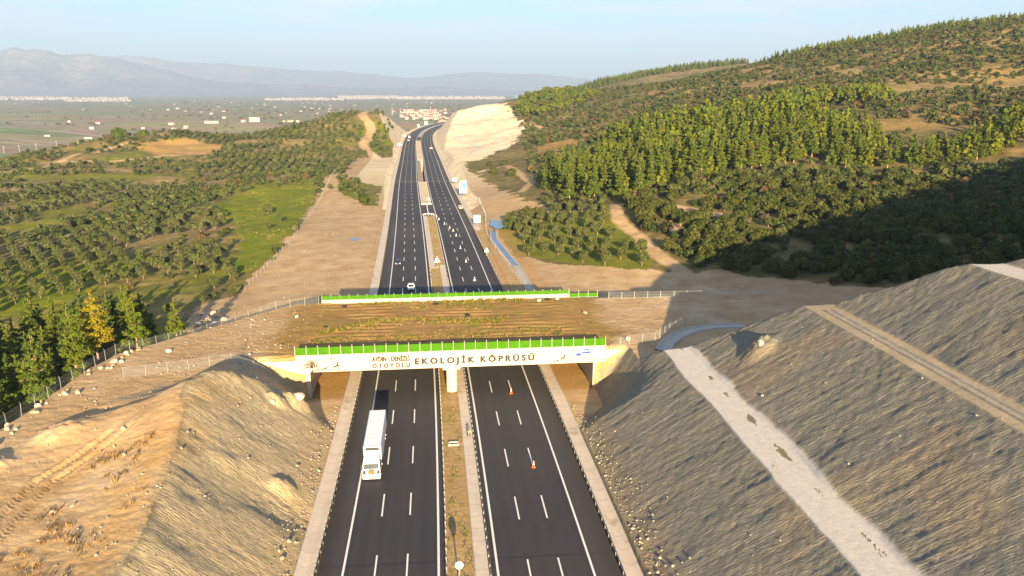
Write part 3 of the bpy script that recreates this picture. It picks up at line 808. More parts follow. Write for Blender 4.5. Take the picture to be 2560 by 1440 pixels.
guard_rail('steel guard rail along the far right shoulder beyond the white sign', 17.68, 322, 1150, -1, 0)
guard_rail('steel guard rail left of the far median strip', -2.5, 400, 1000, -1, 0)
guard_rail('steel guard rail right of the far median strip', 2.5, 400, 1000, 1, 0)
# rounded rail noses at the crossover
def rail_nose(t, sgn, label):
    c = Vector(road_pt(t, 0, 0)); root = empty('guard_rail', c, -math.atan(float(road_x(t, True))), label, 'guard rail', 'rounded guard rail ends at the crossover')
    pts = [(2.55 * math.cos(a), sgn * 2.2 * math.sin(a), .62) for a in np.linspace(0, math.pi, 11)]
    MB().tube(pts, [.16] * 11, 6).build('rail', M['white'], root)
    p0 = None
    for p in pts[1::2]:
        if p0 is None: p0 = o = MB().box(-.06, .06, -.06, .06, -.3, .6).build('post', M['white'], root)
        else: o = p0.copy(); COL.objects.link(o); o.parent = root
        o.location = (p[0], p[1], 0)
rail_nose(361, 1, 'rounded white guard rail end on the near side of the crossover')
rail_nose(400, -1, 'rounded white guard rail end on the far side of the crossover')
c0 = Vector(road_pt(364, .1)); c1 = Vector(road_pt(397, .1))
root = empty('movable_barrier', c0, 0, 'thin white movable barrier closing the crossover gap', 'barrier')
mb = MB(); mb.bar((0, 0, .6), c1 - c0 + Vector((0, 0, .6)), .16, .3).build('rail', M['white'], root)
for k in range(6):
    p = (c1 - c0) * (k / 5)
    MB().box(p.x - .2, p.x + .2, p.y - .06, p.y + .06, p.z, p.z + .5).build('leg', M['white'], root)

# water in the ditch and small ponds
def flat_poly(name, pts, z, mat, label, seed=1):
    rr = random.Random(seed); out = []
    for i, (x, y) in enumerate(pts):
        x2, y2 = pts[(i + 1) % len(pts)]
        for k in range(4):
            f = k / 4; out.append((x + (x2 - x) * f + rr.uniform(-.2, .2), y + (y2 - y) * f + rr.uniform(-.35, .35)))
    zz = max(gzs([p[0] for p in out], [p[1] for p in out])) * .5 + np.mean(gzs([p[0] for p in out], [p[1] for p in out])) * .5 + z
    me = bpy.data.meshes.new(name); me.from_pydata([(x, y, zz) for x, y in out], [], [tuple(range(len(out)))])
    o = link_mesh(name, me, mat); tag(o, label, None, None, 'structure'); return o
flat_poly('pond_water', [(-9.3, 333), (-3, 330), (-3.2, 313), (-6, 309), (-8.8, 318)], .12, M['puddle'], 'still blue pond beside the fence')
flat_poly('puddle_water', [(-62, 302), (-58.4, 301), (-57.8, 296.5), (-60.5, 295), (-62.3, 298)], .06, M['puddle'], 'small puddle on the bare ground left of the motorway', 2)
def ditch(name, pts, w, mat, label, dz=.12, lip=None, kind='structure'):
    """a channel laid over the ground along a line; lip = concrete sides"""
    P = []
    for (a, b) in zip(pts[:-1], pts[1:]):
        n = max(2, int(math.hypot(b[0] - a[0], b[1] - a[1]) / 2))
        P += [(a[0] + (b[0] - a[0]) * i / n, a[1] + (b[1] - a[1]) * i / n) for i in range(n)]
    P.append(pts[-1]); P = np.array(P); T = np.gradient(P, axis=0); T /= np.linalg.norm(T, axis=1)[:, None]; Nn = np.stack([T[:, 1], -T[:, 0]], 1)
    zc = gzs(P[:, 0], P[:, 1]); zc = np.convolve(np.pad(zc, 2, mode='edge'), np.ones(5) / 5, 'valid') + dz
    prof = [(-w / 2, 0), (w / 2, 0)] if not lip else [(-w / 2 - lip, -.5), (-w / 2 - lip, .15), (-w / 2, .15), (-w / 2, 0), (w / 2, 0), (w / 2, .15), (w / 2 + lip, .15), (w / 2 + lip, -.5)]
    n = len(prof)
    V = [(P[i, 0] + Nn[i, 0] * s, P[i, 1] + Nn[i, 1] * s, zc[i] + h) for i in range(len(P)) for s, h in prof]
    F = [(i * n + k, i * n + k + 1, (i + 1) * n + k + 1, (i + 1) * n + k) for i in range(len(P) - 1) for k in range(n - 1)]
    me = np_mesh(name, V, F)
    a = me.attributes.new('rs', 'FLOAT_VECTOR', 'POINT'); a.data.foreach_set('vector', np.array([(s, i * 2., 0) for i in range(len(P)) for s, h in prof], np.float32).ravel())
    o = link_mesh(name, me, mat); tag(o, label, None, None, kind); return o
DITCH = [(-7.6, 311), (-6.6, 293.5), (-1.6, 265), (1.3, 249)]
ditch('ditch_channel', DITCH, 2.0, M['concrete'], 'concrete ditch with water beside the right hand fence', .05, .45)
ditch('ditch_water', DITCH, 1.9, M['puddle'], 'blue water standing in the concrete ditch', .12)
ditch('ditch_channel', [(1.3, 249), (3.2, 234), (5.0, 219), (9, 190), (10.5, 180)], 1.6, M['concrete'], 'dry concrete ditch running towards the bridge', .06, .4)
ditch('bench_channel', [(27.5, 137.5), (29.5, 142.5), (32.5, 147.2), (36, 150.6), (40.5, 152.6), (47, 153.5)], 2.0, M['white_wall'], 'curved concrete channel at the top of the cutting behind the bench', .12, .4)
ditch('bench_channel', [road_pt(t, 57.4)[:2] for t in (122, 110, 95, 80, 60, 40)], .9, M['bench_soil'], 'earth filled channel along the middle bench of the cutting', .05, .35)

# ------------------------------------------------------------------ ecological bridge
BR = empty('overpass_bridge', (-38.7, 134.1, 0), math.atan2(.1062, .9943), 'wide soil covered wildlife overpass with a lettered white front across the motorway', 'bridge')
BL, BW, ZB, ZT = 56.5, 36.8, 5.0, 8.12
fas = MB().box(0, BL, 0, .4, ZB, ZT).build('front_panel', M['white_wall'], BR)
MB().box(.6, BL - .2, .45, BW - .45, 5.35, 7.4).build('deck_slab', M['concrete'], BR)
for i in range(14):
    v = 1.2 + i * 2.6
    MB().prism([(v, 5.02), (v + .9, 5.02), (v + .6, 5.4), (v + .3, 5.4)], 'x', 2.3, BL - 2.3).build('girder', M['concrete'], BR)
MB().box(.2, BL - .3, BW - .35, BW, ZB, 8.75).build('rear_panel', M['white_wall'], BR)
MB().box(-5.8, 2.45, .1, .9, -1.2, 4.99).box(-5.8, -.02, .1, .6, 4.99, 7.15).box(-.5, 2.45, .9, BW - .2, -1.2, 4.99).build('abutment', M['concrete'], BR)
MB().box(BL - 2.35, BL + 7.5, .1, .9, -1.2, 4.99).box(BL + .02, BL + 7.5, .1, .6, 4.99, 7.3).box(BL - 2.35, BL + .6, .9, BW - .2, -1.2, 4.99).build('abutment', M['concrete'], BR)
MB().box(26.2, 29.4, .5, BW - .6, 4.3, 5.0).build('cap_beam', M['white_wall'], BR, bevel=.05)
for i in range(5):
    v = 1.9 + i * 8.2
    pts = [(27.85, v, -.9), (27.85, v, 4.32)]
    MB().tube(pts, 1.02, 24).build('pier', M['white_wall'], BR, smooth=False)
# soil on the deck: a slightly uneven sheet tied into the banks
def deck_soil():
    us = np.arange(-5, BL + 6.01, .3); vs = np.arange(.42, BW - .36, .3)
    U, Vv = np.meshgrid(us, vs, indexing='ij')
    c, s = math.cos(BR.rotation_euler[2]), math.sin(BR.rotation_euler[2])
    X = -38.7 + U * c - Vv * s; Y = 134.1 + U * s + Vv * c
    h = 8.02 + .14 * fbm(X / 3, Y / 3, 3, 101) + .12 * fbm(X / 9, Y / 9, 2, 102) - .25 * sstep(0, 3, -U) - .25 * sstep(0, 4, U - BL)
    h = h + .08 * np.sin(Vv * 2.6 + 1.5 * fbm(X / 8, Y / 8, 2, 103)) * sstep(.1, .4, fbm(X / 10, Y / 10, 2, 104) + .3)
    na, nb = U.shape
    i = np.arange(na - 1)[:, None] * nb; j = np.arange(nb - 1)[None, :]
    Q = np.stack([i + j, i + nb + j, i + nb + j + 1, i + j + 1], -1).reshape(-1, 4)
    me = np_mesh('soil_cover', np.stack([U.ravel(), Vv.ravel(), h.ravel()], 1), Q, True)
    z, m = ground(X.ravel(), Y.ravel(), False); Z = zones(X.ravel(), Y.ravel(), z, m)
    n = len(z); o1 = np.ones(n); zz = np.zeros(n)
    w1 = fbm(X / 5, Y / 5, 3, 105).ravel()
    dk = sstep(-5.2, -2.5, U.ravel() + 2 * w1) * (1 - sstep(58.5, 62, U.ravel() + 3 * w1 - .10 * (36 - Vv.ravel())))
    paint(me, dict(bare=o1, cut=zz, deck=dk, white=zz, grass=sstep(.2, .6, fbm(X / 4, Y / 4, 3, 106)).ravel() * .3 * dk, dry=zz, orange=sstep(.25, .6, fbm(X / 7, Y / 7, 3, 107)).ravel() * .25, plain=zz, pale=zz, warm=zz), n)
    return link_mesh('soil_cover', me, M['ground'], BR)
deck_soil()

# lettering and painted silhouettes on the front panel (sub-parts of it)
def text_line(name, txt, u0, u1, zbase, cap, spacing, mat, bold=.022):
    cu = bpy.data.curves.new(name, 'FONT'); cu.body = txt; cu.size = 1; cu.space_character = spacing; cu.extrude = .012
    cu.resolution_u = 3
    o = bpy.data.objects.new(name, cu); COL.objects.link(o)
    dg = bpy.context.evaluated_depsgraph_get(); dg.update()
    me = bpy.data.meshes.new_from_object(o.evaluated_get(dg)); bpy.data.objects.remove(o)
    v = np.zeros(len(me.vertices) * 3); me.vertices.foreach_get('co', v); v = v.reshape(-1, 3)
    base = bpy.data.curves.new('t', 'FONT'); 
    H_ = .729                                            # cap height of the font at size 1
    x0, x1 = v[:, 0].min(), v[:, 0].max()
    bpy.data.curves.remove(base)
    for p_ in me.polygons: pass
    q = np.stack([u0 + bold + (v[:, 0] - x0) / (x1 - x0) * (u1 - u0 - 2 * bold), -.013 - v[:, 2], zbase + v[:, 1] * cap / H_], 1)
    nf = [tuple(p_.vertices) for p_ in me.polygons]; V = []; F = []
    for i, (du, dz) in enumerate([(0, 0), (-bold, 0), (bold, 0), (0, bold * .7), (0, -bold * .7), (-bold * .7, bold * .5), (bold * .7, -bold * .5), (bold * .7, bold * .5), (-bold * .7, -bold * .5)]):
        k = len(V); V += [(p[0] + du, p[1] - .0015 * i, p[2] + dz) for p in q]; F += [tuple(k + j for j in f) for f in nf]
    bpy.data.meshes.remove(me); me = bpy.data.meshes.new(name); me.from_pydata(V, [], F)
    return link_mesh(name, me, mat, fas)
def U(px): return BL * (px - 737) / 779.
text_line('lettering', 'AYDIN - DEN\u0130ZL\u0130', U(923), U(1017.5), 6.62, .90, 1.06, M['letter'], .065)
text_line('lettering', 'OTOYOLU', U(923), U(1017.5), 5.37, .88, 1.7, M['letter'], .07)
text_line('lettering', 'EKOLOJ\u0130K', U(1028.5), U(1178.5), 5.84, 1.14, 1.5, M['letter'], .105)
text_line('lettering', 'K\u00d6PR\u00dcS\u00dc', U(1193), U(1331), 5.84, 1.14, 1.5, M['letter'], .105)
def flat_shape(mb, poly, cu, cz, sc, flip=1):
    mb.prism([(cu + p[0] * sc * flip, cz + p[1] * sc) for p in poly], 'y', -.03, -.004)
DEER = [(-.9, -1.0), (-.78, -1.0), (-.62, -.45), (-.45, -.2), (-.1, -.1), (.35, .1), (.75, -.25), (1.0, -.15), (.98, -.05), (.8, -.08), (.5, .3), (.4, .5), (.42, .72), (.62, .78), (.6, .88), (.42, .95), (.38, 1.25), (.3, 1.25), (.3, .98), (.12, 1.3), (.06, 1.26), (.2, .9), (.15, .55), (-.1, .28), (-.5, .15), (-.68, .02), (-.72, -.25), (-.85, -.6)]
FOX = [(-1.6, -.5), (-1.0, -.1), (-.6, .15), (.2, .25), (.55, .5), (.6, .75), (.72, .6), (.95, .5), (1.05, .35), (.75, .25), (.6, .0), (.62, -.5), (.5, -.5), (.42, -.1), (-.3, -.1), (-.4, -.5), (-.55, -.5), (-.55, -.1), (-1.0, -.4), (-1.6, -.62)]
HARE = [(-.5, -.4), (.4, -.4), (.5, -.1), (.45, .2), (.6, .75), (.45, .7), (.3, .3), (.1, .1), (-.4, .5), (-.5, .35), (-.2, 0), (-.55, -.1)]
BIRD = [(-1.0, .1), (-.55, .3), (-.1, .05), (.1, -.3), (.25, .1), (.75, .55), (1.0, .6), (.5, .1), (.2, -.45), (-.05, -.5), (-.1, -.2), (-.5, .12)]
mb = MB(); u = U(776)
mb.prism([(u - .22, 5.02), (u + .28, 5.02), (u + .1, 5.4), (u + .08, 6.1), (u - .06, 6.1), (u - .06, 5.4)], 'y', -.03, -.004)
rr = random.Random(4)
for i in range(15):
    a = math.pi * (.04 + .92 * i / 14); L = rr.uniform(.9, 1.35)
    bx, bz = u, 5.75 + .3 * math.sin(a); ex, ez = u + 1.25 * L * math.cos(a) * .9, bz + L * math.sin(a) * 1.05
    nx, nz = -math.sin(a) * .035, math.cos(a) * .035
    mb.prism([(bx - nx, bz - nz), (bx + nx, bz + nz), (ex + nx, ez + nz), (ex - nx, ez - nz)], 'y', -.03, -.004)
    for k in range(7):
        f = rr.uniform(.4, 1.02); cx = bx + (ex - bx) * f + rr.uniform(-.13, .13); cz = min(7.85, bz + (ez - bz) * f + rr.uniform(-.13, .13)); r = rr.uniform(.05, .1); b = rr.uniform(0, 3)
        mb.prism([(cx + r * 1.7 * math.cos(b), cz + r * 1.7 * math.sin(b)), (cx - r * math.sin(b) * .7, cz + r * math.cos(b) * .7), (cx - r * 1.7 * math.cos(b), cz - r * 1.7 * math.sin(b)), (cx + r * math.sin(b) * .7, cz - r * math.cos(b) * .7)], 'y', -.03, -.004)
mb.build('tree_silhouette', M['letter'], fas)
def sil(name, poly, px, z, sc, flip=1, mat='letter'):
    m_ = MB(); flat_shape(m_, poly, U(px), z, sc, flip); return m_.build(name, M[mat], fas)
sil('deer_silhouette', DEER, 836, 5.95, .82); sil('fox_silhouette', FOX, 805, 5.55, .62); sil('fox_silhouette', FOX, 788.5, 5.38, .42)
sil('hare_silhouette', HARE, 818.5, 5.4, .3, -1); sil('hare_silhouette', HARE, 841, 5.4, .3, -1)
sil('bird_silhouette', BIRD, 803, 7.1, .52); sil('bird_silhouette', [(-.5, .4), (.1, .5), (.55, -.1), (.2, 0), (-.4, .1)], 825, 7.3, .55)
sil('deer_silhouette', DEER, 1405, 6.0, .72); sil('fox_silhouette', FOX, 1387, 5.5, .55); sil('hare_silhouette', HARE, 1499, 5.45, .28, -1)
mb = MB()
for px, h in ((1417, .62), (1423.5, .62), (1429.5, .64), (1435.5, .62), (1477, 1.35), (1480.5, 1.15), (1486.5, .62)):
    u = U(px); mb.prism([(u - .12, 5.12), (u + .12, 5.12), (u + .15, 5.12 + h * .5), (u + .03, 5.12 + h), (u - .03, 5.12 + h), (u - .15, 5.12 + h * .5)], 'y', -.03, -.004)
mb.build('reed_silhouette', M['grey_print'], fas)
mb = MB(); u = U(1457)
def ell(cx, cz, a, b): return [(u + cx + a * math.cos(t), cz + b * math.sin(t)) for t in np.linspace(0, 2 * math.pi, 20, endpoint=False)]
mb.prism(ell(-.85, 6.62, .55, .3), 'y', -.03, -.004); mb.prism(ell(.35, 6.95, .75, .2), 'y', -.03, -.004); mb.prism(ell(1.05, 7.02, .4, .2), 'y', -.03, -.004)
mb.prism([(u - .75, 7.2), (u + .15, 7.2), (u + .1, 7.3), (u - .7, 7.34)], 'y', -.03, -.004); mb.prism([(u + .0, 7.42), (u + 1.1, 7.42), (u + 1.2, 7.62), (u + .9, 7.7), (u + .15, 7.66)], 'y', -.03, -.004)
mb.prism([(u - .1, 7.84), (u + 1.3, 7.88), (u + 1.25, 7.95), (u - .05, 7.94)], 'y', -.03, -.004)
mb.build('terrace_emblem', M['blue_print'], fas)
mb = MB()
for pts in ([(-1.5, 5.5), (-1.35, 6.1), (-1.0, 6.35), (-.2, 6.5)], [(.2, 5.5), (.4, 5.85), (.9, 6.1), (1.25, 6.5), (1.3, 6.8)], [(-.2, 6.3), (.3, 6.6), (.9, 6.7)]):
    for (a, b), (c, d) in zip(pts[:-1], pts[1:]):
        L = math.hypot(c - a, d - b); nx, nz = -(d - b) / L * .035, (c - a) / L * .035
        mb.prism([(u + a - nx, b - nz), (u + a + nx, b + nz), (u + c + nx, d + nz), (u + c - nx, d - nz)], 'y', -.02, -.004)
mb.build('terrace_outline', M['grey_print'], fas)

# ------------------------------------------------------------------ green screens on the bridge edges
def on_bridge(u, v, z): return BR.matrix_basis @ Vector((u, v, z))
def screen(label, u0, u1, v, z0, z1, ptop, n, face):
    root = empty('screen_fence', on_bridge(u0, v, z0), BR.rotation_euler[2], label, 'fence', 'green hedge screens along the bridge edges')
    L = u1 - u0
    V = []; F = []
    me = MB()
    for i in range(n):
        a, b = L * i / n, L * (i + 1) / n
        me.box(a + .02, b - .02, -.05, .05, .06, z1 - z0)
    o = me.build('green_panel', M['green'], root, recalc=False)
    p0 = MB().box(-.05, .05, -.04, .04, -.1, ptop - z0).build('post', M['steel'], root)
    for i in range(n + 1):
        q = p0 if i == 0 else p0.copy()
        if i: COL.objects.link(q); q.parent = root
        q.location = (L * i / n, -.09 * face, 0)
    MB().box(0, L, -.075, -.052, 0, .07).build('bottom_rail', M['steel'], root)
    return root
screen('long green hedge screen on top of the lettered bridge front', .0, 56.4, .2, 8.13, 9.6, 9.98, 28, 1)
screen('green hedge screen along the rear edge of the bridge', .25, 55.9, BW - .18, 8.76, 9.72, 9.98, 28, -1)
screen('short lower green hedge screen at the right end of the rear edge', 56.0, 62.6, BW - .5, 8.0, 8.95, 9.6, 3, 1)

# ------------------------------------------------------------------ wire fences
def wire_fence(label, pts, step, h, group='wire fences around the works', zoff=0, wood=False, mesh=True):
    P = []
    for (a, b) in zip(pts[:-1], pts[1:]):
        L = math.hypot(b[0] - a[0], b[1] - a[1]); n = max(1, round(L / step))
        P += [(a[0] + (b[0] - a[0]) * i / n, a[1] + (b[1] - a[1]) * i / n) for i in range(n)]
    P.append(pts[-1]); zs = gzs([p[0] for p in P], [p[1] for p in P]) + zoff
    root = empty('wire_fence', (P[0][0], P[0][1], zs[0]), 0, label, 'fence', group)
    B = Vector((P[0][0], P[0][1], zs[0])); first = None
    rr = random.Random(len(P))
    for (x, y), z in zip(P, zs):
        if first is None:
            m_ = MB().box(-.032, .032, -.032, .032, -.5, h)
            if not wood: m_.bar((0, 0, h), (.0, -.25, h + .28), .06)
            q = first = m_.build('post', M['post'] if wood else M['steel'], root)
        else: q = first.copy(); COL.objects.link(q); q.parent = root
        q.location = Vector((x, y, z)) - B; q.rotation_euler = (rr.uniform(-.05, .05), rr.uniform(-.05, .05), 0)
    if mesh:
        V = []; 
        for (x, y), z in zip(P, zs): V += [Vector((x, y, z + .05)) - B, Vector((x, y, z + h - .05)) - B]
        me = np_mesh('netting', [tuple(v) for v in V], [(2 * i, 2 * i + 2, 2 * i + 3, 2 * i + 1) for i in range(len(P) - 1)])
        link_mesh('netting', me, M['wire'], root)
        m_ = MB()
        for i in range(len(P) - 1):
            for f in (.98, .5): m_.bar(V[2 * i] + (V[2 * i + 1] - V[2 * i]) * f, V[2 * i + 2] + (V[2 * i + 3] - V[2 * i + 2]) * f, .012)
        m_.build('wire', M['steel'], root, recalc=False)
    return root
wire_fence('wire netting fence along the left rear rim of the plateau, running to the green screen', [(-73.2, 84), (-72.8, 106), (-71.6, 136), (-64, 152), (-54, 164.4), (-43, 170.2)], 3.2, 1.9)
wire_fence('wire fence in front of the plateau, left of the bridge front', [(-64.3, 123.7), (-52, 129), (-45, 130.6), (-39, 133.4)], 3.0, 1.9)
wire_fence('wire fence right of the bridge front, bending behind the cutting', [(18.4, 140.4), (22, 141.2), (27, 143), (31, 149), (35, 153.5), (44, 156.5)], 2.4, 1.9)
wire_fence('row of short wooden stakes along the right rear rim of the plateau', [(22, 174.6), (34, 175.6), (62, 178)], 3.1, 1.7, wood=True)
wire_fence('long wire fence beside the dirt track along the left earthworks', [(-78.5, 226), (-84, 300), (-101, 418), (-117.5, 519), (-124, 560)], 5, 1.9)
wire_fence('grey wire fence along the ditch right of the motorway', [(3.5, 217), (-1.3, 247), (-7.6, 288), (-10.3, 311), (-11.6, 345), (-16.5, 393), (-25.8, 416)], 3, 1.9)

# ------------------------------------------------------------------ road signs
def sign(label, x, y, kind, w, h, foot, mat='white_sign', rz=0.0, poles=1, z=None, name='road_sign'):
    z = gz(x, y) if z is None else z
    root = empty(name, (x, y, z), rz, label, 'road sign')
    for k in range(poles):
        u = 0 if poles == 1 else (-.3 + .6 * k) * w
        MB().tube([(u, .08, -.4), (u, .08, foot + h * .9)], .09, 8).build('pole', M['steel'], root)
    MB().box(-.4, .4, -.3, .45, -.2, .12).build('footing', M['concrete'], root)
    if kind == 'tri':
        MB().prism([(-w / 2, foot), (w / 2, foot), (0, foot + h)], 'y', -.03, .03).build('sign_plate', M[mat], root)
        m_ = MB(); T = [(-w / 2, foot), (w / 2, foot), (0, foot + h)]; c = (0, foot + h / 3)
        I = [(p[0] * .86 + c[0] * .14, p[1] * .86 + c[1] * .14) for p in T]
        for i in range(3):
            j = (i + 1) % 3; m_.prism([T[i], T[j], I[j], I[i]], 'y', -.04, -.031)
        m_.build('sign_border', M['white'], root)
    elif kind == 'round':
        MB().disc((0, 0, foot + h / 2), (0, 1, 0), h / 2, .05, 24).build('sign_plate', M[mat], root)
    else:
        pl = MB().box(-w / 2, w / 2, -.04, .04, foot, foot + h).build('sign_plate', M[mat], root, bevel=.02)
        if kind == 'info':
            MB().box(-w * .44, w * .44, -.052, -.041, foot + h * .28, foot + h * .76, (.25, .1, 0, 0)).build('sign_picture', M['cyan_dark'], root)
            m_ = MB()
            for zz, hh, ww in ((.9, .05, .5), (.8, .04, .66), (.23, .055, .74), (.14, .055, .74), (.06, .04, .5)):
                m_.box(-w * ww / 2, w * ww / 2, -.05, -.041, foot + h * zz - h * hh / 2, foot + h * zz + h * hh / 2)
            m_.build('sign_print', M['cyan_sign'], root)
            m_ = MB(); m_.box(-w * .3, w * .05, -.06, -.053, foot + h * .5, foot + h * .58); m_.box(-w * .05, w * .33, -.06, -.053, foot + h * .36, foot + h * .42)
            m_.build('picture_highlight', M['white_sign'], root)
        elif kind == 'panel':
            MB().box(-w * .42, -w * .12, -.05, -.041, foot + h * .08, foot + h * .24).build('sign_print', M['cyan_sign'], root)
    return root
sign('tall white and turquoise information board beside the right shoulder', -26.5, 429.7, 'info', 3.9, 6.6, 2.2, rz=.12)
sign('white rectangular sign by the pond, right of the motorway', -14.7, 330.3, 'panel', 2.7, 3.3, 2.0, rz=.12)
sign('white triangular warning sign on the brown verge right of the motorway', -8.7, 266.7, 'tri', 1.7, 1.55, 1.9, rz=.12)
sign('large white triangular warning sign standing in the median', -24.0, 248.4, 'tri', 2.0, 1.9, 1.7, rz=.12)
sign('small white sign beyond the turquoise board', -35.8, 496, 'plain', 3.1, 2.0, 2.0, rz=.12)
sign('white sign on the left shoulder at the start of the white cutting', *road_pt(868, -20.4)[:2], 'plain', 3.4, 2.4, 1.6, rz=.1)
sign('white board on the outside of the far bend, the higher one', *road_pt(1520, -20.5)[:2], 'plain', 6, 6, 2.0, rz=.1)
sign('narrow white board on the outside of the far bend', *road_pt(1400, -20.5)[:2], 'plain', 3, 5, 1.4, rz=.1)
sign('small white sign on the median nose beyond the crossover', *road_pt(408, 1.5)[:2], 'plain', 1.3, 1.5, .9, rz=.12)
sign('white sign beside the dark lorry on the far left shoulder', *road_pt(1065, -20.0)[:2], 'plain', 3.0, 2.4, 1.6, rz=.1)
sign('round pale sign disc at the bottom of the picture in the median', *road_pt(78.0, -1.1)[:2], 'round', .95, .95, 2.3, 'white_sign', rz=.1)

# ------------------------------------------------------------------ traffic cones
def cone_proto(label, body='orange', band='white'):
    root = empty('traffic_cone', (0, 0, 0), 0, label, 'traffic cone', 'traffic cones on the right carriageway')
    MB().box(-.3, .3, -.3, .3, 0, .07).build('base', M[body], root, bevel=.02)
    MB().tube([(0, 0, .07), (0, 0, .45)], [.2, .145], 14).tube([(0, 0, .62), (0, 0, .8)], [.115, .085], 14).tube([(0, 0, .95), (0, 0, 1.12)], [.06, .035], 14).build('body', M[body], root)
    MB().tube([(0, 0, .45), (0, 0, .62)], [.148, .118], 14).tube([(0, 0, .8), (0, 0, .95)], [.088, .062], 14).build('reflective_band', M[band], root)
    return root
CONES = [(-.15, 137.2, 'orange traffic cone on a lane dash just past the bridge front'), (3.2, 107.3, 'red and white traffic cone nearest the bottom of the right carriageway'),
 (-11.2, 229.2, 'first traffic cone beyond the bridge'), (-15.2, 256.5, 'second traffic cone beyond the bridge'), (-18.6, 280.5, 'third traffic cone beyond the bridge'), (-21.9, 306.5, 'fourth traffic cone beyond the bridge'),
 (-23.9, 318, 'fifth traffic cone beyond the bridge'), (-25.9, 325.5, 'sixth traffic cone beyond the bridge'), (-28.9, 336, 'seventh traffic cone beyond the bridge'), (-32.5, 349, 'eighth traffic cone beyond the bridge'), (-34.3, 357.5, 'farthest traffic cone, by the crossover edge line')]
cp = None
for x, y, lab in CONES:
    if y > 200 and y < 240: cp = None
    if cp is None: o = cp = cone_proto(lab, *(('white', 'pale_red') if y > 200 else ('orange', 'white')))
    else: o = copy_tree(cp); o['label'] = lab
    o.location = (x, y, float(road_z(y)) + .002); o.rotation_euler = (0, 0, .1 + .3 * math.sin(x * 5))

